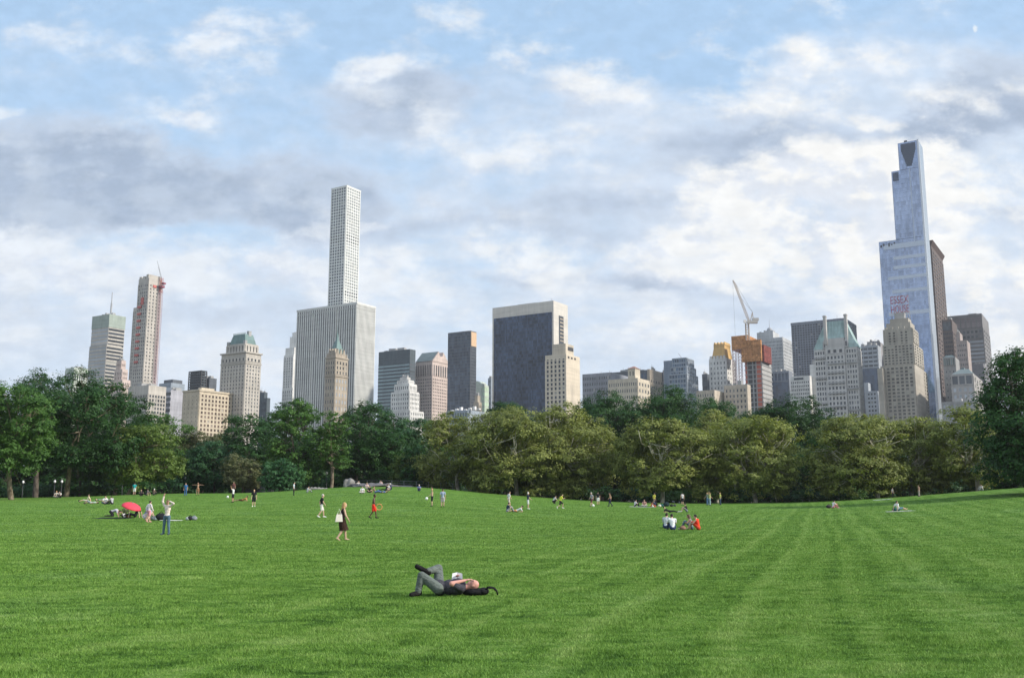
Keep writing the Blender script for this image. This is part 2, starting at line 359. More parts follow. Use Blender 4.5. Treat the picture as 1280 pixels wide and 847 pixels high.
def person(px, py, pose, face, label, top=None, bot=(.05, .05, .06), skin='l', hair='k', shoes=(.05, .05, .05), sleeve='short', legs='trousers', long=False, h=1.0, group='people on the meadow', vox=.017, J=None, loc=None, dress=None, detail=False, bulk=1.0, girth=1.0):
    J = J or POSE[pose]
    loc = loc or ground_at(px, py)
    allz = []
    root = empty('person', label, 'person', loc, R(face), group)
    root.scale = (h, h, h)
    g = lambda n: J[n]
    def cap(mb, p, q, r0, r1, n=10): _cap0(mb, p, q, r0*(bulk if r0 > .03 else 1), r1*(bulk if r1 > .03 else 1), n)
    L = J['look'].normalized(); hd = g('head'); upv = (hd-g('neck')).normalized()
    if abs(L.dot(upv)) > .9: upv = Vector((-1, 0, 0)) if hd.x < g('pel').x else Vector((1, 0, 0))
    fw, sd, hu = frame(L, upv)
    lat = (g('shL')-g('shR')).normalized(); spn = (g('chest')-g('pel')).normalized(); tf = lat.cross(spn).normalized()
    hl = (g('hipL')-g('hipR')).normalized(); pf = hl.cross(spn).normalized()
    fem = .9 if long else 1.0
    def torso(mb, o):
        mb.ell(g('pel'), (pf*(.105+o)*girth, hl*(.150+o), spn*(.13+o)), 14)
        mid = g('pel').lerp(g('chest'), .5); mb.ell(mid, (tf*(.098+o)*girth, lat*(.130*fem+o), spn*(.16+o)), 14)
        mb.ell(g('chest')-spn*.04, (tf*(.112+o)*girth, lat*(.160*fem+o), spn*(.17+o)), 14)
        cap(mb, g('shL')-lat*.03, g('shR')+lat*.03, .058+o, .058+o)
        cap(mb, g('pel'), g('chest'), .09+o, .10+o)
    mb = MB(); torso(mb, -.012)
    cap(mb, g('chest'), g('neck'), .07, .055); cap(mb, g('neck'), hd-hu*.03, .052, .052)
    mb.ell(hd+hu*.015, (fw*.093, sd*.074, hu*.105), 16); mb.ell(hd-hu*.055+fw*.022, (fw*.066, sd*.056, hu*.062), 12)
    cap(mb, hd+fw*.085+hu*.02, hd+fw*.104-hu*.018, .010, .014, 8)
    for s in (-1, 1): mb.ell(hd+sd*s*.074-fw*.005, (fw*.022, sd*.012, hu*.032), 8)
    if detail:
        mb.ell(hd+fw*.078-hu*.058, (fw*.014, sd*.026, hu*.011), 8); cap(mb, hd+fw*.080+sd*.045+hu*.038, hd+fw*.080-sd*.045+hu*.038, .012, .012, 8)
    for S in 'LR':
        sh, el, wr = g('sh'+S), g('el'+S), g('wr'+S)
        cap(mb, sh, el, .048, .040); cap(mb, el, wr, .039, .027)
        d, s_, u_ = frame(wr-el, Vector((0, 0, 1)) if abs((wr-el).normalized().z) < .8 else Vector((1, 0, 0)))
        pc = wr+d*.055; mb.ell(pc, (d*.052, s_*.040, u_*.019), 10)
        sg = 1 if S == 'L' else -1
        for k, ln in enumerate((.062, .075, .070, .054)):
            b0 = wr+d*.092+s_*(.028-.019*k); t1 = b0+d*ln*.55-u_*.008; t2 = t1+d*ln*.42-u_*.022
            cap(mb, b0, t1, .0115, .0105, 6); cap(mb, t1, t2, .0105, .009, 6)
        tb = wr+d*.035+s_*.034; tm = tb+d*.035+s_*.026-u_*.006; cap(mb, tb, tm, .014, .012, 6); cap(mb, tm, tm+d*.032+s_*.004-u_*.01, .012, .010, 6)
        hp, kn, an, to = g('hip'+S), g('kn'+S), g('an'+S), g('toe'+S)
        cap(mb, hp, kn, .080, .054); cap(mb, kn, kn.lerp(an, .3), .052, .054); cap(mb, kn.lerp(an, .3), an, .054, .034)
        hl_ = an+(an-to).normalized()*.05; hl_.z = min(hl_.z, an.z) if an.z < .2 else hl_.z
        cap(mb, an, to, .036, .028); cap(mb, hl_.lerp(an, .4), an, .034, .036)
    _jobs.append(('body', mb, vox if not detail else .010, SKIN[skin], root, None))
    if detail:      # eyes
        for s in (-1, 1): eb = MB(); eb.ell(hd+fw*.088+sd*s*.031+hu*.020, (fw*.008, sd*.013, hu*.007), 8); eb.build('eye', DARKMETAL, root, True)
    if top is not None:
        mb = MB(); torso(mb, .010)
        if sleeve != 'none':
            for S in 'LR':
                sh, el, wr = g('sh'+S), g('el'+S), g('wr'+S)
                if sleeve == 'short': cap(mb, sh, sh.lerp(el, .62), .062, .060)
                else: cap(mb, sh, el, .062, .054); cap(mb, el, el.lerp(wr, .93), .053, .042)
        _jobs.append(('shirt' if not dress else 'dress', mb, .016, cloth(top, 'shirt_cloth'), root, None))
    if legs != 'none':
        mb = MB(); mb.ell(g('pel')-spn*.03, (pf*.122, hl*.165, spn*.125), 14); cap(mb, g('hipL'), g('hipR'), .10, .10)
        if legs == 'skirt':
            mid = (g('knL')+g('knR'))/2; pts = [g('pel')+spn*.05, g('pel')-spn*.1, g('pel').lerp(mid, .9), mid+Vector((0, 0, -.03))]
            mb.tube(pts, [.13, .17, .20, .235], 14)
        for S in 'LR':
            hp, kn, an = g('hip'+S), g('kn'+S), g('an'+S)
            if legs == 'trousers': cap(mb, hp, kn, .098, .070); cap(mb, kn, an.lerp(kn, .07), .070, .056)
            elif legs == 'shorts': cap(mb, hp, hp.lerp(kn, .85), .100, .088)
        _jobs.append(({'trousers': 'trousers', 'shorts': 'shorts', 'skirt': 'skirt'}[legs], mb, .016, cloth(bot, 'trouser_cloth'), root, None))
    if hair:
        mb = MB(); mb.ell(hd+hu*.032-fw*.018, (fw*.096, sd*.084, hu*.103), 14)
        if long:
            cap(mb, hd-fw*.05, g('neck')-tf*.07-spn*.08, .075, .055); cap(mb, hd-fw*.03+sd*.05, g('neck')-tf*.04+lat*.06, .045, .04); cap(mb, hd-fw*.03-sd*.05, g('neck')-tf*.04-lat*.06, .045, .04)
        _jobs.append(('hair' if hair != 'w' else 'cap', mb, .014, HAIRC[hair], root, None))
    if shoes is not None:
        for S in 'LR':
            an, to = g('an'+S), g('toe'+S); mb = MB(); b = an+(an-to).normalized()*.04; dn = Vector((0, 0, -.02)) if an.z < .2 else Vector()
            cap(mb, b+dn, to, .046, .042); cap(mb, an+dn, to, .046, .040)
            _jobs.append(('shoe', mb, .013, cloth(shoes, 'shoe_leather'), root, None))
    return root
def finish_people():
    tmp = []
    for name, mb, vox, mat, root, lab in _jobs:
        me = mb.mesh('tmp'); o = bpy.data.objects.new('tmp', me); COL.objects.link(o)
        r = o.modifiers.new('r', 'REMESH'); r.mode = 'VOXEL'; r.voxel_size = vox; r.use_smooth_shade = True
        s = o.modifiers.new('s', 'SMOOTH'); s.iterations = 2; s.factor = .5
        tmp.append(o)
    dg = bpy.context.evaluated_depsgraph_get(); out = []
    for o in tmp: out.append(bpy.data.meshes.new_from_object(o.evaluated_get(dg)))
    low = {}
    for (name, mb, vox, mat, root, lab), me, o in zip(_jobs, out, tmp):
        me.name = name; me.materials.clear(); me.materials.append(mat)
        n = len(me.vertices); co = np.empty(n*3, np.float32); me.vertices.foreach_get('co', co)
        if n: low[root] = min(low.get(root, 9), co[2::3].min())
        link(name, me, None, root)
    for o in tmp: d = o.data; bpy.data.objects.remove(o); bpy.data.meshes.remove(d)
    for root, z in low.items(): root.location.z -= (z+.012)*root.scale.z
    print('person parts', len(_jobs))
CAM_, AWAY, RIGHT, LEFT = -90, 90, 0, 180
WHT, BLK, GRY, NVY, RED, YEL = (.70, .70, .70), (.025, .025, .03), (.30, .31, .33), (.035, .05, .11), (.62, .05, .035), (.68, .72, .08)

# the man lying on his back in front
man_loc = ground_at(519.0, 744.5)
JM = dict(pel=Vector((.47, 0, .15)), chest=Vector((.86, 0, .17)), neck=Vector((1.00, 0, .16)), head=Vector((1.12, -.01, .20)), look=Vector((-.25, -.1, 1)),
          shL=Vector((.90, -.19, .15)), elL=Vector((.72, -.30, .25)), wrL=Vector((.975, -.18, .30)), shR=Vector((.90, .19, .16)), elR=Vector((.76, .32, .22)), wrR=Vector((.79, .20, .31)),
          hipL=Vector((.45, -.10, .14)), knL=Vector((.13, -.13, .385)), anL=Vector((.065, -.14, .075)), toeL=Vector((-.05, -.25, .035)),
          hipR=Vector((.45, .10, .15)), knR=Vector((.43, .24, .50)), anR=Vector((.225, .0, .45)), toeR=Vector((.03, -.05, .55)))
person(0, 0, None, 0, 'bald man in dark grey shirt and grey trousers lying on his back, legs crossed', top=(.060, .058, .072), bot=(.125, .145, .135), skin='p', hair=None, shoes=(.018, .017, .018), J=JM, loc=man_loc, group='people on the meadow', detail=True, bulk=1.18, girth=1.38, h=.93)
bp = empty('backpack', 'black backpack under the head of the bald lying man', 'backpack', man_loc+Vector((1.175, .02, 0)))
mb = MB(); X, Y, Z = Vector((1, 0, 0)), Vector((0, 1, 0)), Vector((0, 0, 1))
mb.ell((-.10, 0, .055), (X*.24, Y*.17, Z*.075), 14); mb.ell((.06, -.02, .07), (X*.10, Y*.14, Z*.07), 12)
_jobs.append(('bag', mb, .014, cloth((.016, .016, .018), 'black_nylon'), bp, None))
for y0, k in ((-.10, 0), (.04, 1)):
    mb = MB(); mb.tube([(.08, y0, .10), (.16, y0-.03, .145), (.24, y0-.02, .13), (.295, y0+.02, .075), (.31, y0+.05, .012)], [.018, .016, .016, .014, .014], 6); mb.build('strap', cloth((.016, .016, .018), 'black_nylon'), bp, True)
mb = MB(); mb.tube([(.10, 0, .11), (.13, 0, .15), (.18, 0, .11)], .012, 6); mb.build('handle', cloth((.016, .016, .018), 'black_nylon'), bp, True)
bk = empty('booklet', 'open white booklet held up over the chest of the lying man', 'booklet', man_loc+Vector((.745, .11, .315)), R(8))
mb = MB(); mb.add([(-.10, -.012, -.07), (0, .018, -.07), (.10, -.012, -.07), (-.085, -.012, .07), (0, .018, .085), (.095, -.012, .065), (-.10, -.002, -.07), (0, .028, -.07), (.10, -.002, -.07), (-.085, -.002, .07), (0, .028, .085), (.095, -.002, .065)],
                  [(0, 1, 4, 3), (1, 2, 5, 4), (7, 6, 9, 10), (8, 7, 10, 11), (0, 3, 9, 6), (2, 8, 11, 5), (3, 4, 10, 9), (4, 5, 11, 10), (0, 6, 7, 1), (1, 7, 8, 2)]); mb.build('cover', plain('white_paper', (.82, .83, .86), .7, .03), bk)

# mid distance
person(207.5, 668, 'arms_up', -105, 'man in pale pink shirt and blue jeans standing with one arm straight up', top=(.72, .60, .56), bot=(.085, .145, .20), skin='m', hair='k', shoes=(.05, .08, .10), sleeve='long', vox=.013, h=1.0)
w = person(427.5, 675, 'walk', 25, 'blond woman in black top and dark skirt walking barefoot with a white bag', top=(.03, .022, .022), bot=(.045, .025, .02), skin='l', hair='y', shoes=None, sleeve='none', legs='skirt', long=True, vox=.013, h=.98)
b_ = empty('shoulder_bag', 'white cloth bag hanging from the shoulder of the blond woman', 'bag', w.location+Vector((-.10, -.24, .80)), R(25))
mb = MB(); mb.frustum((-.19, .14, -.05, .05), (-.13, .11, -.02, .02), .02, .34); mb.build('bag', plain('white_canvas', (.60, .56, .51), .85), b_)
mb = MB(); mb.tube([(-.10, 0, .33), (-.01, .05, .58), (.08, 0, .33)], .013, 5); mb.build('strap', plain('white_canvas', (.74, .71, .67), .85), b_)
w = person(466.5, 647.5, 'walk', 0, 'dark-skinned man in bright red shorts walking with an orange ring', bot=(.72, .045, .03), skin='d', hair='k', legs='shorts', shoes=(.03, .03, .03))
rg = MB(); rg.tube([(.21*math.cos(a), 0, .21*math.sin(a)) for a in np.linspace(0, 2*math.pi, 21)], .028, 6, cap=False)
o = rg.build('throwing_ring', plain('orange_plastic', (.75, .30, .12), .4), None, True); o.location = w.location+Vector((.44, -.24, .80)); o.rotation_euler = (R(12), R(0), R(10)); tag(o, 'orange throwing ring in the hand of the man in red shorts', 'flying ring')
person(401.5, 646.5, 'walk', 20, 'white-haired person in black shirt, white shorts and white shoes', top=BLK, bot=(.66, .64, .60), hair='g', legs='shorts', shoes=WHT)
person(317, 633, 'stand', -80, 'small figure in black shirt and black shorts with white shoes left of the boulder', top=BLK, bot=BLK, hair='y', legs='shorts', shoes=WHT)
person(291, 627.5, 'wave', 170, 'player in white shirt and dark shorts reaching for a white ball', top=WHT, bot=BLK, legs='shorts', skin='m')
person(291.7, 617, 'stand', -90, 'person in dark maroon clothes standing behind the white-shirted ball player', top=(.16, .07, .07), bot=(.05, .04, .05), skin='m')
person(303, 626, 'prop', 180, 'sunbather in orange top lying on the grass near the white-shirted ball player', top=(.45, .22, .10), bot=(.10, .05, .03), skin='m', legs='shorts', hair='b', shoes=None)
def thing_mesh(name, label, cat, px, py, mb, mat, rz=0, group=None, smooth=True, z=0.0):
    o = mb.build(name, mat, None, smooth); o.location = ground_at(px, py)+Vector((0, 0, z)); o.rotation_euler = (0, 0, R(rz)); return tag(o, label, cat, group)
def ball(px, py, depth, label, r=.12):
    p = at(px, py, depth); mb = MB(); mb.ell((0, 0, 0), (X*r, Y*r, Z*r), 14); o = mb.build('ball', plain('white_leather', (.80, .80, .78), .5, .04), None, True); o.location = p; tag(o, label, 'ball')
gy = lambda px, py: ground_at(px, py).y
ball(284.7, 620.8, gy(291, 627.5), 'white ball flying left of the white-shirted player', .15)
ball(533.3, 622.8, gy(540, 632.5), 'white ball beside the bare-chested man in black shorts', .15)
person(540, 632.5, 'wave', 190, 'bare-chested man in black shorts beside a flying white ball', bot=BLK, legs='shorts', hair='y')
person(553.3, 633.5, 'stand', 90, 'person in blue-grey shirt and pale shorts seen from behind', top=(.34, .40, .55), bot=(.42, .38, .42), legs='shorts', hair='b')
# the picnic with the red umbrella
UG = 'people around the red umbrella'
def backpack(px, py, label, col, s=1.0, rz=0):
    root = empty('bag', label, 'bag', ground_at(px, py), R(rz), 'bags and bundles on the grass'); root.scale = (s, s, s)
    mb = MB(); mb.ell((0, 0, .14), (X*.24, Y*.15, Z*.16), 12); mb.ell((.05, -.10, .10), (X*.14, Y*.08, Z*.10), 10); _jobs.append(('bag', mb, .025, cloth(col, 'bag_cloth'), root, None))
    mb = MB(); mb.tube([(-.10, 0, .27), (0, 0, .36), (.10, 0, .27)], .015, 5); mb.build('strap', cloth(col, 'bag_cloth'), root)
def blanket(px, py, label, col, w_, d_, rz=0):
    loc = ground_at(px, py); n = 10; mb = MB(); vs = []
    c_, s_ = math.cos(R(rz)), math.sin(R(rz))
    for i in range(n+1):
        for j in range(n+1):
            x, y = (i/n-.5)*w_*(1+.05*math.sin(j*1.7)), (j/n-.5)*d_*(1+.05*math.sin(i*2.1)); wx, wy = loc.x+x*c_-y*s_, loc.y+x*s_+y*c_
            vs.append((wx-loc.x, wy-loc.y, gz(wx, wy)-loc.z+.035+.02*math.sin(i*1.9+j*.7)*math.sin(j*1.3)))
    mb.add(vs, [(i*(n+1)+j, (i+1)*(n+1)+j, (i+1)*(n+1)+j+1, i*(n+1)+j+1) for i in range(n) for j in range(n)])
    o = mb.build('blanket', cloth(col, 'woven_blanket'), None, True); o.location = loc; tag(o, label, 'blanket', 'blankets on the grass'); return o
person(138.5, 647, 'kneel_bend', 10, 'person in light grey shirt crouching on a dark blanket left of the umbrella', top=(.45, .45, .50), bot=BLK, hair='k', group=UG)
blanket(143, 647.5, 'dark blanket under the crouching person left of the red umbrella', (.03, .035, .04), 2.6, 1.6)
person(156, 646.5, 'cross', -60, 'person in dark green clothes sitting under the left part of the red umbrella', top=(.07, .09, .04), bot=(.05, .04, .03), skin='m', group=UG)
person(169, 647, 'lean', 180, 'person in black with white shoes leaning back under the right part of the umbrella', top=BLK, bot=BLK, shoes=WHT, group=UG)
backpack(161, 647, 'small orange-brown bag under the middle of the red umbrella', (.30, .14, .06), .8)
person(180.5, 650, 'squat', 0, 'girl with long brown hair in blue and white dress stooping right of the umbrella', top=(.13, .13, .30), bot=(.45, .45, .55), legs='skirt', hair='b', long=True, h=1.12, group=UG, shoes=None)
person(185.5, 652.5, 'walk', 60, 'dark-haired girl in white top and pink shorts right of the umbrella', top=(.72, .64, .70), bot=(.66, .30, .36), legs='shorts', hair='k', h=.84, group=UG, shoes=(.6, .3, .3), sleeve='long')
backpack(191.5, 650, 'grey rucksack lying between the pink-shorted girl and the jeans man', (.16, .19, .20), 1.0); backpack(195, 650, 'white plastic bundle lying beside the grey rucksack', (.55, .57, .58), .9)
backpack(201, 650, 'tall black rucksack standing just left of the jeans man', (.022, .022, .026), 1.7)
blanket(214.5, 650.5, 'crumpled white towel right of the jeans man', (.72, .70, .66), 1.5, .7, -20)
backpack(235, 650, 'small pale bag lying alone right of the jeans man', (.45, .47, .48), .8); backpack(238, 650, 'black bag in the lone pile right of the jeans man', (.03, .03, .035), 1.0); backpack(242.5, 650, 'grey bag at the right end of the lone pile', (.22, .24, .26), 1.0)
ul = ground_at(166, 648); um = empty('parasol', 'tilted red beach umbrella shading picnickers at the left', 'umbrella', ul); um.scale = (.76, .76, .80)
sc_ = 14/1.0; mb = MB(); RD = plain('red_umbrella_fabric', (.66, .055, .09), .7, .06, 3); n = 8
tip = Vector((-.10, 0, 1.42)); ax = Vector((.34, -.16, 1)).normalized(); f_, s_, u_ = frame(ax, Vector((0, 1, 0)))
cvs = []; fs = []; RR = 1.02
for i in range(7):
    th = i/6*R(72)
    for k in range(24):
        a = 2*math.pi*k/24; sc = 1-.05*(i/6)*abs(math.sin(a*4)); cvs.append(tip+ax*(math.cos(th)-1)*.62+(s_*math.cos(a)+u_*math.sin(a))*math.sin(th)*RR*sc)
for i in range(6):
    for k in range(24): fs.append((i*24+k, (i+1)*24+k, (i+1)*24+(k+1) % 24, i*24+(k+1) % 24))
mb.add(cvs, fs); cn = mb.build('canopy', RD, um, True); so = cn.modifiers.new('thickness', 'SOLIDIFY'); so.thickness = .012
mb = MB(); mb.tube([tip+ax*.06, tip-ax*1.35], .018, 6); mb.build('pole', WHITESTEEL, um)
for k in range(8):
    a = 2*math.pi*k/8; mb = MB(); mb.tube([tip+ax*(math.cos(R(72)*i/4)-1)*.60+(s_*math.cos(a)+u_*math.sin(a))*math.sin(R(72)*i/4)*RR*.985 for i in range(5)], .008, 4); mb.build('rib', DARKMETAL, um)
# far left
SG = 'sunbathers at the left'
person(108.5, 628, 'lean', 200, 'sunbather in pale yellow top sitting far left of the umbrella', top=(.62, .55, .38), bot=(.5, .45, .4), legs='shorts', group=SG, hair='b')
person(114, 629.5, 'lie', 180, 'sunbather in grey-green clothes lying beside the pale yellow sitter', top=(.35, .42, .36), bot=(.3, .36, .36), legs='shorts', group=SG)
person(128, 626, 'lie', 10, 'person in green shirt lying behind the white-shirted sunbather', top=(.14, .26, .16), bot=(.4, .4, .4), legs='shorts', group=SG)
person(131.5, 630, 'cross', -70, 'white-shirted sunbather sitting left above the umbrella', top=WHT, bot=NVY, group=SG)
person(140, 630, 'hug', 150, 'person in grey shirt and black trousers hugging the knees above the umbrella', top=(.40, .40, .43), bot=BLK, group=SG)
person(70.5, 621.5, 'cross', -80, 'person in pale shirt sitting at the foot of the thick brown trunk', top=(.60, .56, .50), bot=GRY, group=SG, hair='y')
person(75, 622, 'hug', -100, 'person in white shirt sitting just left of the thick brown trunk', top=WHT, bot=BLK, group=SG)
person(73, 617, 'walk', 0, 'walker in dark navy clothes in the shade left of the thick brown trunk', top=NVY, bot=BLK, group=SG, skin='m')
person(26, 618.5, 'hug', 20, 'person in lilac shirt sitting by the path beside the far left trunk', top=(.40, .34, .48), bot=(.25, .22, .30), group=SG)
person(167.5, 618.5, 'stand', 90, 'person in teal shirt and white shorts standing below the yellow-green tree', top=(.03, .42, .45), bot=WHT, legs='shorts', group=SG)
person(176, 619.5, 'hug', -60, 'person in black sitting in the shade right of the teal shirt', top=BLK, bot=BLK, group=SG); person(183, 619.5, 'lean', 170, 'person in dark grey leaning back in the shade under the yellow-green tree', top=(.09, .09, .10), bot=BLK, group=SG)
person(192, 618.5, 'hug', 90, 'person in white cap and brown shirt sitting at the right end of the shade', top=(.12, .09, .07), bot=BLK, hair='w', group=SG)
person(231.7, 619.5, 'stand', -90, 'person in blue standing under a white lamp at the wood edge', top=(.05, .16, .36), bot=(.06, .14, .30), group=SG)
person(247, 618.5, 'star', -90, 'bare-chested person with arms stretched wide at the wood edge', bot=(.35, .20, .12), skin='m', legs='shorts', group=SG)
person(367, 619, 'stand', 0, 'person in pale blue shirt and dark trousers by the small bluish-green tree', top=(.45, .52, .58), bot=BLK, group=SG)
person(384, 615.5, 'hug', 20, 'person in whitish shirt sitting on the pale slab left of the mound', top=(.62, .63, .64), bot=GRY, group=SG)
# on the outcrop
OG = 'people on the rock outcrop'
for px, py, pose, face, lab, kw in (
    (447.5, 608, 'hug', -60, 'person in pale shirt sitting right of the boulder', dict(top=(.6, .55, .5), bot=GRY)),
    (453, 616.5, 'cross', -90, 'person in bright white shirt at the lower left of the outcrop', dict(top=(.80, .80, .80), bot=WHT)),
    (458.5, 611, 'hug', -80, 'person in pink top on the upper left of the outcrop', dict(top=(.65, .45, .45), bot=(.5, .4, .4), hair='y')),
    (462, 615.5, 'cross', -90, 'person dressed all in black sitting upright on the outcrop', dict(top=BLK, bot=BLK)),
    (469, 616.5, 'lean', 0, 'person in brown shirt and blue jeans stretched out on the outcrop', dict(top=(.28, .18, .14), bot=(.10, .17, .36), skin='m')),
    (476.5, 616, 'lie', 180, 'person in blue lying at the lower edge of the outcrop', dict(top=(.10, .15, .34), bot=(.10, .14, .30))),
    (476, 607.5, 'hug', -90, 'person in rose shirt sitting high on the back of the outcrop', dict(top=(.70, .50, .48), bot=GRY)),
    (482, 614, 'lean', 170, 'person in black leaning back right on the outcrop', dict(top=BLK, bot=BLK)),
    (485, 613, 'cross', -70, 'person in light grey shirt in the right cluster on the outcrop', dict(top=(.5, .5, .54), bot=NVY)),
    (489, 611.5, 'hug', 180, 'person in navy shirt and white cap at the right of the outcrop', dict(top=NVY, bot=BLK, hair='w')),
    (524, 613.5, 'hug', -90, 'person in blue with white cap sitting on the grass right of the outcrop', dict(top=(.20, .28, .50), bot=NVY, hair='w'))):
    person(px, py, pose, face, lab, group=OG, vox=.02, **kw)
# centre
CG = 'players and sitters in the middle of the meadow'
person(636, 634.5, 'walk', 20, 'player in white shirt and beige shorts behind the navy sitter', top=WHT, bot=(.55, .48, .42), legs='shorts', group=CG)
person(634, 639.7, 'hug', 10, 'sitter in navy shirt in the middle of the meadow', top=(.03, .045, .09), bot=GRY, group=CG)
person(645.5, 639.7, 'prop', 180, 'sunbather in white top and orange shorts lying beside the navy sitter', top=WHT, bot=(.55, .25, .12), legs='shorts', group=CG, shoes=None)
person(660, 636, 'wave', 10, 'player in dark shirt, white shorts and white cap with raised arm', top=(.04, .05, .08), bot=WHT, legs='shorts', hair='w', shoes=WHT, group=CG)
person(691.5, 629, 'squat', 20, 'person in white shirt and black trousers squatting near the trees', top=(.6, .6, .6), bot=BLK, group=CG)
person(700.5, 635.5, 'run', 10, 'player in neon yellow shirt and black shorts running', top=YEL, bot=BLK, legs='shorts', shoes=WHT, group=CG)
person(739.8, 633, 'walk', 200, 'walker in grey shirt and dark red shorts with white bag', top=(.34, .33, .38), bot=(.16, .07, .08), legs='shorts', hair='g', group=CG)
person(747.6, 631, 'stand', 90, 'person in black shirt and bright white shorts seen from behind', top=BLK, bot=(.75, .75, .75), legs='shorts', group=CG)
person(763, 632.7, 'walk', 180, 'bare-chested walker in navy trousers right of the white shorts', bot=(.03, .035, .07), skin='m', group=CG)
ball(741.5, 631.5, gy(739.8, 633)-.6, 'white ball at the feet of the grey-shirted walker', .16)
# picnic by the trees
PG = 'picnic group by the plane trees'
person(793.5, 633, 'hug', 20, 'picnicker in pale grey shirt sitting at the left of the tree picnic', top=(.6, .6, .62), bot=BLK, group=PG)
person(805.5, 633, 'cross', -100, 'picnicker in rose shirt and grey skirt sitting left of the yellow shirt', top=(.45, .25, .24), bot=(.5, .5, .52), group=PG, long=True, hair='b')
blanket(803, 633.5, 'light grey picnic blanket under the two left picnickers', (.50, .50, .48), 3.2, 1.4)
person(818, 632.5, 'stand', 30, 'picnicker standing in yellow shirt and dark blue trousers', top=(.72, .66, .10), bot=(.04, .05, .12), group=PG, skin='m')
person(819, 633.7, 'hug', 160, 'picnicker in dark blue sitting in front of the standing yellow shirt', top=NVY, bot=(.45, .10, .05), group=PG)
person(821, 632.8, 'squat', 190, 'picnicker in black squatting behind the standing yellow shirt', top=BLK, bot=BLK, group=PG)
backpack(812.3, 633.5, 'lime green bag left of the standing yellow shirt', (.30, .55, .08), 1.0); backpack(815.5, 633.5, 'white bag at the feet of the standing yellow shirt', (.70, .70, .66), 1.0); backpack(824.5, 633.2, 'pale bag right of the squatting picnicker', (.6, .58, .5), 1.0)
backpack(827, 633, 'dark teal bag in the row right of the picnic', (.02, .08, .09), 1.2); backpack(833, 632.8, 'big dark rucksack in the row right of the picnic', (.02, .035, .04), 1.9); backpack(839.5, 632.8, 'flat black bag near the right end of the bag row', (.025, .025, .03), 1.0); backpack(843.5, 632.6, 'small dark grey bag ending the bag row', (.06, .06, .07), .9)
person(837, 640.5, 'prop', 0, 'person in black propped on the elbows facing another sitter in black', top=BLK, bot=BLK, group=PG, shoes=(.6, .55, .5))
person(858.5, 639.7, 'hug', 180, 'person in black shirt and grey shorts sitting facing the propped one', top=BLK, bot=(.20, .22, .26), legs='shorts', group=PG, hair='k', shoes=WHT)
person(853.3, 631, 'stand', 100, 'person in white shirt and black shorts standing above the black-clad sitters', top=(.68, .66, .70), bot=BLK, legs='shorts', group=PG, sleeve='none')
person(884.5, 631, 'wave', 200, 'walker in blue trousers with yellow-green cap raising an arm', top=(.20, .26, .22), bot=(.10, .18, .30), hair='y', group=PG)
person(887.5, 631.5, 'wave', 0, 'walker in lime top and pale trousers beside the blue trousers', top=(.62, .64, .25), bot=(.36, .48, .55), hair='y', group=PG)
person(900.7, 630.8, 'stand', 180, 'walker in lime shirt and dark trousers right of the arm-raising pair', top=(.60, .66, .16), bot=(.06, .09, .16), hair='y', group=PG)
# the four sitting together
FG = 'four friends sitting together'
person(832.5, 660.5, 'hug', 60, 'man in pale grey shirt leaning at the far left of the four sitters', top=(.56, .58, .62), bot=NVY, hair='k', sleeve='long', group=FG, h=1.05)
person(841, 662.3, 'hug', 95, 'dark-haired man in white shirt seen from behind among the four sitters', top=(.74, .75, .79), bot=NVY, hair='k', group=FG, h=1.05)
person(864.5, 661.5, 'hug', 165, 'woman in striped grey top with tied brown hair among the four sitters', top=(.22, .23, .25), bot=(.10, .16, .20), hair='b', sleeve='none', group=FG, skin='m', long=True, shoes=(.5, .42, .36))
person(873, 662, 'hug', 150, 'dark-haired woman in red sleeveless top at the right of the four sitters', top=(.75, .055, .03), bot=(.5, .06, .03), hair='k', sleeve='none', legs='shorts', group=FG, skin='l', shoes=None)
backpack(853.5, 662, 'brown picnic bag in the middle of the four sitters', (.28, .16, .12), .8)
# right side
RG = 'people on the right of the meadow'
person(1041.5, 635, 'hug', 20, 'loner in white shirt and pink trousers sitting on the grass at right', top=(.72, .68, .72), bot=(.50, .20, .22), group=RG, hair='k', shoes=(.5, .3, .3))
backpack(1036, 634.8, 'dark bag left of the loner in pink trousers', (.05, .045, .05), 1.3)
person(1123.5, 638.5, 'lean', 20, 'loner in white shirt with bare legs stretched on a blanket at right', top=(.74, .74, .74), bot=(.10, .18, .22), legs='shorts', group=RG, hair='k', shoes=None, skin='l')
blanket(1125, 639, 'pale blanket under the bare-legged loner at right', (.50, .52, .50), 2.4, 1.1); backpack(1118.5, 638.5, 'dark green bag at the left end of the pale blanket', (.03, .10, .09), 1.1)
person(1104.5, 618.5, 'stand', -90, 'person in white-grey top and dark trousers in the shade of the right planes', top=(.6, .6, .68), bot=BLK, group=RG)
person(1116, 621.5, 'stand', -60, 'shaded person in grey left of the slim pale trunk', top=(.30, .30, .32), bot=BLK, group=RG, h=.8); person(1119.5, 621, 'stand', -110, 'shaded person in blue-grey nearest the slim pale trunk', top=(.32, .38, .42), bot=NVY, group=RG, h=.8)
blanket(1103, 624.5, 'white sheet spread on the grass before the right planes', (.6, .66, .68), 2.4, .9)
person(1149.2, 620.3, 'stand', 180, 'person in orange-pink clothes at the wood edge right of the slim pale trunk', top=(.55, .32, .24), bot=(.5, .42, .38), group=RG, hair='b', h=.9)
person(1228, 613, 'hug', 200, 'person in pale grey sitting under the curved white limb', top=(.5, .52, .5), bot=GRY, group=RG)
finish_people()
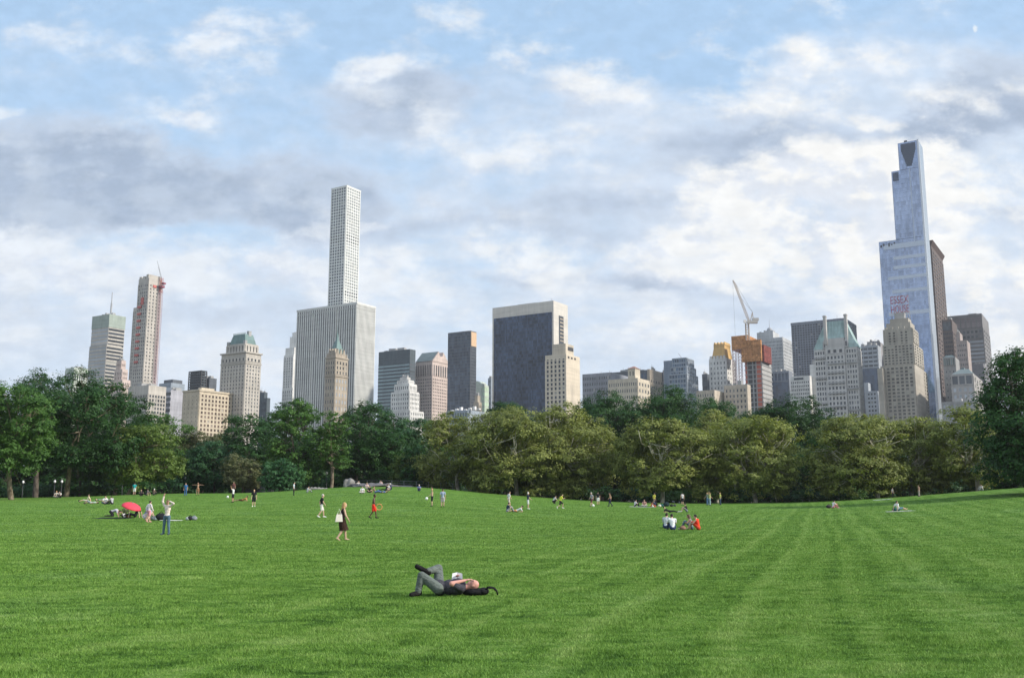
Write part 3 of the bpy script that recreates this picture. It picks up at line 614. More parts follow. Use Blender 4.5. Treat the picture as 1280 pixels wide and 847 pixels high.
# ---------------------------------------------------------------- lawn
def grass_colour(nt):
    """colour of the turf at a world position: mowing bands, clumps, worn and lush patches"""
    pos = nt.node('ShaderNodeNewGeometry').outputs['Position']
    x, y, z = nt.xyz(pos)
    ang = R(17.5)
    wob = nt.noise(pos, .05, 2, .5)
    u = nt.m('ADD', nt.m('SUBTRACT', nt.m('MULTIPLY', x, math.cos(ang)), nt.m('MULTIPLY', y, math.sin(ang))), nt.m('MULTIPLY', wob, 2.5))
    band = nt.m('SINE', nt.m('MULTIPLY', u, 2*math.pi/2.6))
    band2 = nt.m('SINE', nt.m('MULTIPLY', u, 2*math.pi/.9))
    side = nt.step(u, -16, 2, .15, 1.0)
    a = nt.noise(nt.vm('MULTIPLY', pos, (.5, 1.6, 1)), .35, 5, .6)
    b = nt.noise(nt.vm('MULTIPLY', pos, (.6, 1.3, 1)), 2.2, 5, .65)
    c = nt.noise(pos, 11.0, 3, .6)
    cross = nt.noise(nt.vm('MULTIPLY', pos, (.12, 1.0, 1)), .5, 3, .5)
    k = nt.m('ADD', nt.step(band, -.9, .9, -.07, .07), nt.step(band2, -1, 1, -.06, .06))
    lines = nt.m('SINE', nt.m('ADD', nt.m('MULTIPLY', u, 2*math.pi/1.75), nt.m('MULTIPLY', nt.noise(pos, .22, 3, .6), 3.0)))
    k = nt.m('ADD', k, nt.m('MULTIPLY', nt.step(lines, .62, 1.0), .22))
    k = nt.m('MULTIPLY', k, side)
    k = nt.m('ADD', k, nt.step(a, .25, .75, -.20, .20)); k = nt.m('ADD', k, nt.step(b, .3, .7, -.30, .30)); k = nt.m('ADD', k, nt.step(c, .3, .7, -.20, .20))
    k = nt.m('ADD', k, nt.step(cross, .3, .7, -.07, .07))
    k = nt.m('ADD', k, .5)
    lo, mid, hi = (.040, .110, .012), (.122, .255, .036), (.215, .345, .085)
    col = nt.mix(nt.step(k, .0, .5, smooth=False), lo, nt.mix(nt.step(k, .5, 1.05, smooth=False), mid, hi))
    blue = nt.step(nt.noise(pos, .16, 3, .6), .52, .72)
    return nt.mix(nt.m('MULTIPLY', blue, .35), col, nt.mix(1.0, col, (1.05, 1.02, 1.9), 'MULTIPLY')), pos
lawn_m, nt, out = new_mat('turf')
gc, gpos = grass_colour(nt)
bmp = nt.node('ShaderNodeBump', {'Strength': .9, 'Distance': .05}); nt.set(bmp.inputs['Height'], nt.m('ADD', nt.noise(gpos, 30, 4, .7), nt.m('MULTIPLY', nt.noise(gpos, 4, 3, .6), 1.6)))
principled(nt, out, nt.mix(1.0, gc, (.82, .82, .80), 'MULTIPLY'), .95, .1, normal=bmp.outputs[0])
blade_m, nt, out = new_mat('grass_blades')
gc, gpos = grass_colour(nt)
rnd = nt.node('ShaderNodeNewGeometry').outputs['Random Per Island']
gc = nt.mix(1.0, gc, nt.mix(rnd, (.78, .80, .70), (1.55, 1.4, 1.45)), 'MULTIPLY')
upn = nt.vm('NORMALIZE', nt.vm('ADD', nt.vm('MULTIPLY', nt.node('ShaderNodeNewGeometry').outputs['Normal'], (.55, .55, .55)), (0, 0, .75)))
d = nt.node('ShaderNodeBsdfDiffuse', {'Color': gc, 'Normal': upn}); t = nt.node('ShaderNodeBsdfTranslucent', {'Color': gc})
mx = nt.node('ShaderNodeMixShader', {0: .25}); nt.l.new(d.outputs[0], mx.inputs[1]); nt.l.new(t.outputs[0], mx.inputs[2]); gl = nt.node('ShaderNodeBsdfGlossy', {'Color': (.75, .85, .75, 1), 'Roughness': .6}); mg = nt.node('ShaderNodeMixShader', {0: .025})
nt.l.new(mx.outputs[0], mg.inputs[1]); nt.l.new(gl.outputs[0], mg.inputs[2]); nt.l.new(mg.outputs[0], out.inputs[0])
floor_m, nt, out = new_mat('woodland_floor')
pos = nt.node('ShaderNodeNewGeometry').outputs['Position']
fc = nt.mix(nt.step(nt.noise(pos, .3, 5, .6), .35, .65), (.022, .040, .010), (.040, .040, .020))
principled(nt, out, fc, .95, .1)

rs = list(np.concatenate([[.01], np.geomspace(1.5, 40, 26), np.linspace(43, 154, 60)]))
lawn = polar_sheet('lawn', rs, 220, lawn_m)
ground = polar_sheet('ground', [154, 156, 160, 168, 180, 200, 240, 300, 380, 450, 520, 640, 1000, 2000, 4000, 8000], 220, floor_m)

# grass blades: one mass that nobody could count, thinning with distance
def blades():
    P = []
    for r0, r1, dens, w, h in ((8.0, 14, 3000, .0052, .030), (14, 22, 1500, .0075, .032), (22, 34, 620, .012, .036), (34, 52, 210, .020, .040), (52, 78, 75, .030, .044), (76, 104, 26, .045, .048), (100, 135, 10, .06, .05)):
        th0, th1 = R(90-33), R(90+33)
        n = int(dens * .5*(th1-th0)*(r1*r1-r0*r0))
        r = np.sqrt(RNG.uniform(r0*r0, r1*r1, n))*RNG.uniform(.97, 1.06, n); th = RNG.uniform(th0, th1, n)
        x, y = r*np.cos(th), r*np.sin(th)
        # tufts: density and height vary
        tuft = np.sin(x*5.1+1.7*np.sin(y*2.3))*np.sin(y*4.3+1.1*np.sin(x*3.1))
        clump = np.sin(x*1.9+2.1*np.sin(y*.83+.4))*np.sin(y*2.3+1.7*np.sin(x*1.1))
        hh = h*RNG.uniform(.5, 1.15, n)*(1+.32*tuft+.34*clump)
        ww = w*RNG.uniform(.6, 1.2, n)
        a = RNG.uniform(0, 2*np.pi, n); lean = RNG.uniform(.1, .9, n)*hh; la = RNG.uniform(0, 2*np.pi, n)
        z = tz(x, y)
        p0 = np.stack([x-ww*np.cos(a), y-ww*np.sin(a), z-.004], -1); p1 = np.stack([x+ww*np.cos(a), y+ww*np.sin(a), z-.004], -1)
        p2 = np.stack([x+lean*np.cos(la), y+lean*np.sin(la), z+hh], -1)
        P.append(np.stack([p0, p1, p2], 1).reshape(-1, 3))
    v = np.concatenate(P); n = len(v)//3
    me = bpy.data.meshes.new('grass'); me.vertices.add(len(v)); me.loops.add(len(v)); me.polygons.add(n)
    me.vertices.foreach_set('co', v.astype(np.float32).ravel())
    me.loops.foreach_set('vertex_index', np.arange(len(v), dtype=np.int32))
    me.polygons.foreach_set('loop_start', np.arange(0, len(v), 3, dtype=np.int32))
    me.update(calc_edges=True); me.materials.append(blade_m)
    o = link('grass', me); tag(o, 'short mown green grass blades covering the near meadow', 'grass', kind='stuff')
    print('blades', n)
blades()

# ---------------------------------------------------------------- air
hz_m, nt, out = new_mat('city_haze')
pv = nt.node('ShaderNodeVolumePrincipled'); pv.inputs['Color'].default_value = (.90, .94, 1.0, 1); pv.inputs['Density'].default_value = .00008; pv.inputs['Anisotropy'].default_value = .1
nt.l.new(pv.outputs[0], out.inputs['Volume'])
mb = MB(); mb.box(-1400, 1700, -300, 2300, -6, 470); hz = mb.build('haze', hz_m); hz['kind'] = 'stuff'; hz.display_type = 'WIRE'
# ---------------------------------------------------------------- city: the street grid is turned 32 degrees against the view
GA = R(32.0); CA, SA = math.cos(GA), math.sin(GA)
EX = Vector((CA, -SA, 0)); EY = Vector((SA, CA, 0))       # along a north front (to the right), into the block
def solve(C, direction, px):
    """distance from C along direction until it appears at picture column px"""
    k = (px - CX)/F_PX
    num = k*(C.y*CP + (C.z-CAM_H)*SP) - C.x
    den = direction.x - k*direction.y*CP
    return num/den
class Bld:
    def __init__(s, name, label, xc, yt, D, group=None):
        c = at(xc, yt, D); s.base = Vector((c.x, c.y, 0))
        s.root = empty(name, label, 'building' if 'tower' not in name else 'tower', s.base, -GA, group)
        s.D = D; s.parts = {}; s.boxes = []; s.wall = MB(); s.extra = {}; s.win = []
    def local(s, p): q = p - s.base; return (q.dot(EX), q.dot(EY), p.z)
    def tier(s, xl, xc, xr, yt, dD=0.0, depth=None, width=None):
        """footprint (x0,x1,y0,y1,ztop) in local axes from the three vertical edges seen in the photograph"""
        C = at(xc, yt, s.D + dD); lx, ly, lz = s.local(C)
        w = width if xl is None else solve(C, -EX, xl)
        d = depth if xr is None else solve(C, EY, xr)
        if depth is not None: d = depth
        return [lx - max(w, 2), lx, ly, ly + max(d, 4), lz]
    def zpx(s, px, py, dD=0.0): return at(px, py, s.D + dD).z
    def mb(s, part): return s.extra.setdefault(part, MB())
    def box(s, T, z0=-1.0, mb=None):
        if mb is None: s.boxes.append(T)
        (mb or s.wall).box(T[0], T[1], T[2], T[3], z0, T[4])
    def facade(s, face, T, z0, z1, nx, ny, wf=.55, hf=.6, glass=None, ind=60, proud=.35, margin=.5, name='window', piers=True, bands=True, skip=None):
        """openings in a raised lattice of piers and spandrels; each glass a pane set behind them"""
        if face == 'N': a0, a1, pl = T[0], T[1], T[2]
        else: a0, a1, pl = T[2], T[3], T[1]
        L = a1-a0; H = z1-z0; m = min(margin, L*.1)
        bw = (L-2*m)/nx; bh = H/ny
        def put(u0, u1, v0, v1, o0, o1, mb):
            if face == 'N': mb.box(u0, u1, pl-o1, pl-o0, v0, v1)
            else: mb.box(pl+o0, pl+o1, u0, u1, v0, v1)
        if piers:
            for i in range(nx+1):
                c = a0+m+i*bw; h = bw*(1-wf)/2
                put(max(a0, c-h), min(a1, c+h), z0, z1, -.02, proud, s.wall)
        if bands:
            for j in range(ny+1):
                c = z0+j*bh; h = bh*(1-hf)/2
                put(a0, a1, max(z0, c-h), min(z1, c+h), -.02, proud-.06, s.wall)
        full_h = not bands; full_w = not piers
        for j in range(1 if full_h else ny):
            for i in range(1 if full_w else nx):
                if skip and skip(i, j): continue
                u0 = a0+m+i*bw + (0 if full_w else bw*(1-wf)/2); u1 = (a1-m) if full_w else u0+bw*wf
                v0 = z0 if full_h else z0+j*bh+bh*(1-hf)/2; v1 = z1 if full_h else v0+bh*hf
                s.win.append((face, pl, u0, u1, v0, v1, glass, ind, name))
    def finish(s, wallm, mats=None, roofm=None):
        s.wall.build('wall', wallm, s.root)
        if not any(k in s.extra for k in ('roof', 'crown', 'penthouse', 'roof_plant', 'spire', 'dome', 'sign_frame', 'jib', 'cornice')) and s.boxes:
            T = max(s.boxes, key=lambda t: t[4]); w, d = T[1]-T[0], T[3]-T[2]; rr = random.Random(int(abs(s.base.x)*10)); mb = s.mb('roof_plant')
            x = T[0]+w*.12
            while x < T[1]-w*.2:
                q = rr.uniform(.08, .22)*w; h = rr.uniform(1.2, 3.2); y = T[2]+d*rr.uniform(.1, .4); mb.box(x, x+q, y, y+min(d*.4, 6), T[4], T[4]+h)
                if rr.random() < .4: mb.tube([(x+q/2, y+1, T[4]+h), (x+q/2, y+1, T[4]+h+rr.uniform(1, 3.5))], .14, 4)
                x += q*rr.uniform(1.1, 2.2)
        for part, mb in s.extra.items():
            base = part.split('/')[0]; mt = (mats or {}).get(part) or (mats or {}).get(base) or (GREY if base == 'roof_plant' else None)
            s.parts.setdefault(base, mb.build(base, mt, s.root))
        host = s.parts.get('roof') or s.parts.get('crown') or s.parts.get('penthouse')
        for o in list(s.root.children):      # chimneys, dormers, masts sit on the roof they belong to
            if host and o != host and o.name.split('.')[0] in ('chimney', 'dormer', 'antenna', 'vent', 'spire', 'roof_plant'): o.parent = host
        if 'gable' in s.parts and 'dormer_window' in s.parts: s.parts['dormer_window'].parent = s.parts['gable']
        cache = {}; rest = {}; cnt = {}
        order = sorted(s.win, key=lambda w: -(w[3]-w[2])*(w[5]-w[4]))
        for face, pl, u0, u1, v0, v1, glass, ind, name in order:
            g = .06
            if face == 'N': q = [(u0, pl-g, v0), (u1, pl-g, v0), (u1, pl-g, v1), (u0, pl-g, v1)]
            else: q = [(pl+g, u0, v0), (pl+g, u1, v0), (pl+g, u1, v1), (pl+g, u0, v1)]
            k = (name, glass.name)
            cnt[k] = cnt.get(k, 0)
            if cnt[k] < ind:
                cnt[k] += 1
                key = (face, round(u1-u0, 2), round(v1-v0, 2), glass.name)
                if key not in cache:
                    mb = MB(); a, h = (u1-u0)/2, (v1-v0)/2
                    mb.box(-a, a, 0, .1, -h, h) if face == 'N' else mb.box(-.1, 0, -a, a, -h, h)
                    cache[key] = mb.mesh(name, (glass,))
                o = link(name, cache[key], None, s.root)
                o.location = ((u0+u1)/2, pl-g, (v0+v1)/2) if face == 'N' else (pl+g, (u0+u1)/2, (v0+v1)/2)
            else: rest.setdefault(k, (MB(), glass))[0].quad(*q)
        for (name, gname), (mb, glass) in rest.items():
            o = mb.build(name, glass, s.root); o['kind'] = 'stuff'
        return s.root

LIME = wallmat('limestone', (.44, .41, .37)); CREAM = wallmat('cream_stone', (.52, .46, .37)); TAN = wallmat('tan_brick', (.36, .31, .25))
WHITE = wallmat('white_stone', (.60, .59, .57)); GREY = wallmat('grey_concrete', (.34, .34, .34)); DGREY = wallmat('dark_cladding', (.10, .11, .125))
PINK = wallmat('pink_granite', (.52, .43, .39)); BROWN = wallmat('brown_brick', (.125, .10, .095)); TEAL = wallmat('dark_teal_cladding', (.085, .105, .12))
STEEL = wallmat('bluish_cladding', (.27, .31, .36)); PALEGREEN = wallmat('pale_green_cladding', (.44, .49, .43)); GOLD = wallmat('gilded_brick', (.55, .36, .15))
COPPER = wallmat('green_copper', (.16, .235, .23)); SLATE = wallmat('grey_green_slate', (.16, .20, .21))
def netmat(name, a, c_, cell):
    m, nt, out = new_mat(name); tc = nt.node('ShaderNodeTexCoord').outputs['Object']
    br = nt.node('ShaderNodeTexBrick', {'Scale': 1.0, 'Mortar Size': .10, 'Brick Width': cell, 'Row Height': cell*.8, 'Color1': (*a, 1), 'Color2': (*[x*.75 for x in a], 1), 'Mortar': (*c_, 1)})
    x, y, z = nt.xyz(tc); nt.set(br.inputs['Vector'], nt.comb(nt.m('ADD', x, y), z, 0.0))
    n = nt.noise(tc, .35, 5, .65); k = nt.step(n, .3, .7, .6, 1.25)
    principled(nt, out, nt.mix(1.0, br.outputs['Color'], nt.comb(k, k, k), 'MULTIPLY'), .9, .1); return m
ORANGE = netmat('orange_netting', (.55, .27, .11), (.30, .15, .07), 2.6); REDNET = netmat('dark_red_netting', (.24, .075, .065), (.10, .03, .03), 2.4)
G_DARK = glassmat('dark_window_glass', (.045, .052, .062)); G_MID = glassmat('grey_window_glass', (.095, .105, .12)); G_BLUE = glassmat('blue_window_glass', (.09, .13, .19))
G_PALE = glassmat('pale_window_glass', (.34, .37, .41), .15, .25)
G_SOLOW = glassmat('tinted_curtain_glass', (.030, .048, .088), .3, .85, .12, 0, (1.6, 3.6))  # wide panel-to-panel tone spread imitates uneven reflections by colour
G_CURT = glassmat('silver_blue_curtain_glass', (.21, .265, .385), .05, .30, .5, .75, (1.5, 4.2))
G_NAVY = glassmat('navy_curtain_glass', (.035, .055, .095), .12, .5, .6, 0, (1.8, 3.8))
G_BLACK = glassmat('black_curtain_glass', (.05, .055, .065), .12, .5, .5, 0, (1.6, 3.6))
YB = 532    # nothing of the fronts shows below this picture row

# --- small pale green office block at the far left
b = Bld('office_building', 'small pale green flat-roofed block far left behind the trees', 95, 459, 900)
T = b.tier(82, 93, 110, 459); b.box(T); b.facade('W', T, 60, T[4]-2, 6, 5, .6, .45, G_MID, 0); b.facade('N', T, 60, T[4]-2, 4, 5, .6, .45, G_MID, 0); b.finish(PALEGREEN)

# --- tall pale banded tower with an antenna
b = Bld('office_tower', 'pale banded office tower with grey-green crown and thin roof antenna', 137, 393, 1150)
T = b.tier(116, 137, 156.8, 393); zc = b.zpx(137, 409); b.box(T)
T2 = b.tier(112, 133.5, 152, 430, -14); b.box(T2)
b.facade('N', T, b.zpx(137, YB), zc, 1, 26, 1, .42, G_PALE, 30, .3, .3, 'window_band', piers=False)
b.facade('W', T, b.zpx(137, YB), zc, 1, 26, 1, .60, G_DARK, 30, .3, .3, 'window_band', piers=False)
b.facade('N', T2, b.zpx(137, YB), T2[4]-2, 1, 22, 1, .42, G_PALE, 30, .3, .3, 'window_band', piers=False)
b.facade('W', T2, b.zpx(137, YB), T2[4]-2, 1, 22, 1, .60, G_DARK, 30, .3, .3, 'window_band', piers=False)
crown = b.mb('crown'); crown.box(T[0]-.4, T[1]+.4, T[2]-.4, T[3]+.4, zc+.4, T[4]+.6)
an = b.mb('antenna'); cx, cy = (T[0]+T[1])/2+3, (T[2]+T[3])/2
zt = b.zpx(144, 366, 20)
an.tube([(cx, cy, T[4]), (cx, cy, T[4]+(zt-T[4])*.55)], [1.3, 1.2], 6); an.tube([(cx, cy, T[4]+(zt-T[4])*.55), (cx, cy, zt)], [.7, .45], 6)
for k in range(5): b.mb('roof_plant').box(T[0]+3+k*6, T[0]+6+k*6, T[2]+6, T[2]+10, T[4]+.5, T[4]+2.5+k % 3)
b.finish(LIME, {'crown': wallmat('grey_green_cladding', (.30, .35, .31)), 'antenna': MAST, 'roof_plant': GREY})

# --- small stepped brick building in front of it
b = Bld('apartment_building', 'small stepped cream building in front of the antenna tower', 152, 450, 900)
for xl, xc, xr, yt, dd in ((146, 152, 157.5, 450, 12), (143.5, 153, 160, 461, 5), (139, 153, 163, 474, 0)):
    T = b.tier(xl, xc, xr, yt, dd); b.box(T); b.facade('N', T, b.zpx(152, YB), T[4]-2, 4, 12, .45, .5, G_DARK, 40); b.facade('W', T, b.zpx(152, YB), T[4]-2, 4, 12, .45, .5, G_DARK, 40)
b.finish(PINK)

# --- slender limestone tower under construction, hoist and tower crane on its side
b = Bld('limestone_tower', 'slender limestone skyscraper being finished with a crane at its right edge', 186.5, 347, 1000)
T = b.tier(173.5, 186.5, 203, 347); b.box(T); T2 = b.tier(167, 178, 200, 383, 6); b.box(T2)
zb = b.zpx(186, YB)
b.facade('W', T, zb, T[4]-6, 4, 40, .36, .48, G_DARK, 90, .4); b.facade('N', T, zb, T[4]-6, 5, 40, .5, .6, G_MID, 60, .4)
b.facade('N', T2, zb, T2[4]-4, 6, 34, .5, .6, G_MID, 60, .4)
for k in range(3): b.wall.box(T[0]+k*(T[1]-T[0])/3+1, T[0]+(k+1)*(T[1]-T[0])/3-1, T[2], T[3], T[4], T[4]+2.5+1.5*(k == 2))
rn = b.mb('debris_net')
xm = T[0]+(T[1]-T[0])*.30
for k in range(9):
    z = b.zpx(180, 382+k*8.6); rn.box(xm-2.4, xm+3.2, T[2]-1.6, T[2]-.5, z-1.6, z+.6)
rn.box(xm+2, xm+6, T[2]-1.2, T[2]-.4, b.zpx(180, 380), b.zpx(180, 371))
rn.box(T[1]+.5, T[1]+1.2, T[2]+5, T[2]+9, b.zpx(190, 358), b.zpx(190, 355))
hp = b.mb('hoist_mast'); hx, hy = T[1]+2.5, T[3]-3
def lattice(mb, x, y, z0, z1, w, n, r=.16):
    cs = [(x-w, y-w), (x+w, y-w), (x+w, y+w), (x-w, y+w)]
    for c in cs: mb.tube([(c[0], c[1], z0), (c[0], c[1], z1)], r, 4)
    for k in range(n):
        za, zb_ = z0+(z1-z0)*k/n, z0+(z1-z0)*(k+1)/n
        for i in range(4):
            p, q = cs[i], cs[(i+1) % 4]
            mb.tube([(p[0], p[1], za), (q[0], q[1], zb_)], r*.7, 3, cap=False)
lattice(hp, hx, hy, zb, T[4]-12, 1.5, 46, .22)
b.finish(LIME, {'debris_net': plain('red_debris_net', (.50, .13, .11), .8), 'hoist_mast': plain('rose_painted_steel', (.45, .30, .34), .6)})
LT = (b, T)
cr = empty('tower_crane', 'small luffing crane clamped to the right edge of the slender limestone tower', 'crane', b.root.matrix_basis @ Vector((hx, hy, T[4]-14)), -GA, 'construction cranes')
m = MB(); lattice(m, 0, 0, 0, 16, 1.2, 6, .22); m.build('mast', REDSTEEL, cr)
m = MB(); m.box(-2.6, 3.6, -1.8, 1.8, 5.0, 7.4); m.box(2.0, 5.5, -1.6, 1.6, 8.5, 10.5); m.build('cab', plain('maroon_painted_steel', (.22, .06, .09), .5), cr)
m = MB()
j0, j1 = Vector((0, 0, 14)), Vector((-9, 0, 36))
for o in (-.7, .7): m.tube([j0+Vector((0, o, 0)), j1], .32, 4)
m.tube([j0+Vector((.9, 0, .6)), j1], .2, 4)
for k in range(14):
    p = j0.lerp(j1, k/14); q = j0.lerp(j1, (k+1)/14); w = .7*(1-k/14)
    m.tube([p+Vector((0, -w, 0)), q+Vector((0, w, 0))], .1, 3, cap=False)
m.build('jib', MAST, cr)

# --- low concrete block with square windows under the limestone tower
b = Bld('office_building', 'low concrete block with square dark windows below the slender limestone tower', 186, 481, 820)
T = b.tier(160.5, 186, 208, 481); b.box(T); zb = b.zpx(186, YB); z1 = b.zpx(186, 492)
b.facade('N', T, zb, z1, 12, 8, .6, .6, G_DARK, 100, .4); b.facade('W', T, zb, z1, 6, 8, .62, .62, G_DARK, 100, .4); b.finish(LIME)
# --- dark low blocks right of it
b = Bld('office_building', 'dark bluish low roof showing right of the square-windowed concrete block', 222, 478, 950)
T = b.tier(199, 214, 231, 478); b.box(T); T2 = b.tier(205, 216, 228, 474, 10); b.box(T2, mb=b.mb('penthouse')); b.facade('N', T, 60, T[4]-3, 1, 8, 1, .55, G_PALE, 10, .3, .3, 'window_band', piers=False); b.finish(STEEL, {'penthouse': DGREY})
b = Bld('apartment_building', 'grey flank with white balconies between concrete block and cream apartments', 214, 487, 860)
T = b.tier(206, 214, 236, 487); b.box(T); b.facade('N', T, 50, T[4]-1, 1, 10, 1, .6, G_DARK, 12, .6, .2, 'window_band', piers=False); b.finish(wallmat('lavender_grey_stucco', (.36, .36, .40)))

# --- cream apartment house with big windows
b = Bld('apartment_building', 'cream apartment house with wide brown windows and rooftop box left of the copper-roofed hotel', 249, 488, 680)
T = b.tier(229, 249.5, 290.5, 488.5); b.box(T); zb = b.zpx(250, 560); z1 = b.zpx(250, 491.5)
b.facade('W', T, zb, z1, 9, 13, .56, .60, glassmat('bronze_window_glass', (.13, .095, .08), .2), 100, .4, 1.0)
b.facade('N', T, zb, z1, 4, 13, .16, .3, G_MID, 0, .2)
P_ = b.tier(248, 252, 268, 484, 12); b.box(P_, mb=b.mb('penthouse'))
b.wall.box(T[0]-.3, T[1]+.6, T[2]-.6, T[3]+.3, T[4], T[4]+1.2)
b.finish(wallmat('buff_brick', (.50, .43, .33)), {'penthouse': CREAM})

# --- dark steel frame going up behind
b = Bld('steel_frame_building', 'dark unfinished steel-framed block behind the cream apartment house', 252, 463, 900)
T = b.tier(236, 252, 259, 463); z0 = b.zpx(250, 492)
T3 = b.tier(252, 262, 271, 472, 8); b.box(T3)
for k in range(10):
    z = z0+(T[4]-z0)*k/9; b.mb('floor_slab').box(T[0], T[1], T[2], T[3], z-.5, z+.35)
fr = b.mb('column')
for i in range(8):
    for j in range(3): x = T[0]+(T[1]-T[0])*(i+.1)/7.2; y = T[2]+(T[3]-T[2])*(j+.1)/2.2; fr.box(x-.4, x+.4, y-.4, y+.4, z0, T[4])
b.wall.box(T[0]+3, T[1]-1, T[2]+3, T[3]-1, -1, T[4]-12)
b.finish(DGREY, {'floor_slab': TEAL, 'column': DARKMETAL})
for o in b.root.children:
    if o.name.startswith('column'): o['kind'] = 'stuff'

# --- hotel with green mansard roof
b = Bld('hotel_building', 'limestone hotel tower with green copper mansard roof and chimney', 307.5, 440.5, 700)
T = b.tier(277, 307.5, 326.5, 440.5); b.box(T); zb = b.zpx(307, YB)
zu = b.zpx(307, 453); 
b.facade('N', T, zb, zu-1, 8, 17, .36, .56, G_MID, 100, .35); b.facade('W', T, zb, zu-1, 5, 17, .4, .56, G_MID, 60, .25)
b.facade('N', T, zu+1, T[4]-3, 7, 1, .42, .62, G_DARK, 100, .35); b.facade('W', T, zu+1, T[4]-3, 4, 1, .42, .62, G_DARK, 60, .35)
co = b.mb('cornice'); co.box(T[0]-.9, T[1]+.9, T[2]-.9, T[3]+.9, T[4], T[4]+1.0); co.box(T[0]-.5, T[1]+.5, T[2]-.5, T[3]+.5, zu-.4, zu+.6)
U_ = b.tier(283.5, 306.5, 323, 428.5, 3); b.box(U_)
b.facade('N', U_, T[4]+1, U_[4]-1, 6, 1, .3, .7, G_DARK, 20, .5); b.facade('W', U_, T[4]+1, U_[4]-1, 4, 1, .3, .7, G_DARK, 20, .5)
zt = b.zpx(307, 415)
w, d = U_[1]-U_[0], U_[3]-U_[2]
rf = b.mb('roof'); rf.frustum((U_[0]+1.5, U_[1]-1.0, U_[2]+1.0, U_[3]-1), (U_[0]+w*.20, U_[1]-w*.17, U_[2]+d*.2, U_[3]-d*.2), U_[4], zt)
for k in range(12):
    x = U_[0]+w*.2+k*(w*.63)/11; rf.box(x-.15, x+.15, U_[2]+d*.2-.1, U_[2]+d*.2+.2, zt, zt+1.2)
ch = b.mb('chimney'); ch.box(U_[1]-w*.26, U_[1]-w*.15, U_[2]+d*.45, U_[2]+d*.65, zt-3, zt+2.6)
for x in (U_[0], U_[1]-2): ch.box(x, x+2, U_[2], U_[2]+2, U_[4], U_[4]+2.2)
b.finish(LIME, {'cornice': LIME, 'roof': COPPER, 'chimney': GREY})
b = Bld('office_building', 'small dark teal stepped block tucked right of the copper-roofed hotel', 331, 490, 900)
T = b.tier(322, 330.5, 333, 490); b.box(T); T = b.tier(328, 334, 337, 497, -4); b.box(T); b.facade('N', T, 40, T[4]-2, 3, 9, .6, .5, G_DARK, 0); b.finish(TEAL)

# --- white stepped tower behind the striped slab
b = Bld('apartment_tower', 'white stepped stone tower peeking out left of the wide striped slab', 372, 415, 1250)
for xl, xc, xr, yt, dd in ((365.5, 372, 380, 415, 24), (362.5, 372, 380, 420, 18), (357, 368, 380, 434, 10), (355, 367, 380, 443, 4), (353, 366, 380, 484, 0)):
    T = b.tier(xl, xc, xr, yt, dd); b.box(T)
b.facade('N', T, b.zpx(362, YB), T[4]-3, 5, 10, .4, .7, G_MID, 20)
T = b.tier(355, 367, 380, 443, 4); b.facade('N', T, b.zpx(360, 484), T[4]-3, 4, 12, .35, .7, G_MID, 60); b.finish(WHITE)

# --- the very tall square-windowed tower
b = Bld('residential_tower', 'very tall thin white grid tower with square windows rising behind the striped slab', 433.6, 231.5, 1290)
T = b.tier(414.6, 433.6, 450.6, 231.5)
WH = (.66, .67, .65)
b.box([T[0]+.6, T[1]-.6, T[2]+.6, T[3]-.6, T[4]]); zb = b.zpx(433, 396); ny = 44
gN = glassmat('square_window_glass', (.085, .10, .125), .2, .35, .4); gW = glassmat('sunlit_window_glass', (.26, .28, .29), .2, .3, .4)  # west panes coloured lighter than north ones to paint in the sunlit side
H = T[4]-2-zb
def zrow(k): return zb+H*k/ny
segs = [(0, 7), (8, 9), (10, 27), (28, 30), (31, 50)]
for a, c in ((0, 7), (9, 25), (28, 44)):
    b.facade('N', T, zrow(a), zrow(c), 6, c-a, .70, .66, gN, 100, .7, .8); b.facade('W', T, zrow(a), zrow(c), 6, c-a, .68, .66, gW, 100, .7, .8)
for a, c in ((7, 9), (25, 28)):      # open mechanical floors
    b.facade('N', T, zrow(a), zrow(c), 6, c-a, .66, .66, G_BLACK, 40, .7, .8, 'opening'); b.facade('W', T, zrow(a), zrow(c), 6, c-a, .66, .66, G_BLACK, 40, .7, .8, 'opening')
b.wall.box(T[0]-.7, T[1]+.7, T[2]-.7, T[3]+.7, T[4]-2, T[4])
b.finish(wallmat('white_concrete', WH, .04, .04))

# --- wide striped slab
b = Bld('office_tower', 'wide white marble slab with narrow vertical dark window stripes', 446.2, 377.3, 1080)
T = b.tier(372, 446.2, 469, 377.3); b.box(T); zb = b.zpx(446, YB)
b.facade('N', T, zb, T[4]-7, 27, 1, .50, 1, G_DARK, 100, .8, .6, 'window_strip', bands=False)
b.facade('W', T, zb, T[4]-7, 15, 1, .42, 1, G_MID, 100, .8, .6, 'window_strip', bands=False)
b.wall.box(T[0]-.8, T[1]+.8, T[2]-.8, T[3]+.8, T[4]-2.2, T[4]); b.facade('N', T, T[4]-6.6, T[4]-2.4, 27, 1, .5, .8, G_BLACK, 100, .8, .6, 'louvre'); b.facade('W', T, T[4]-6.6, T[4]-2.4, 15, 1, .42, .8, G_BLACK, 60, .8, .6, 'louvre')
b.mb('penthouse').box(T[0]+20, T[1]-14, T[2]+10, T[3]-8, T[4], T[4]+3)
b.finish(wallmat('white_marble', (.60, .60, .575), .05, .05), {'penthouse': GREY})

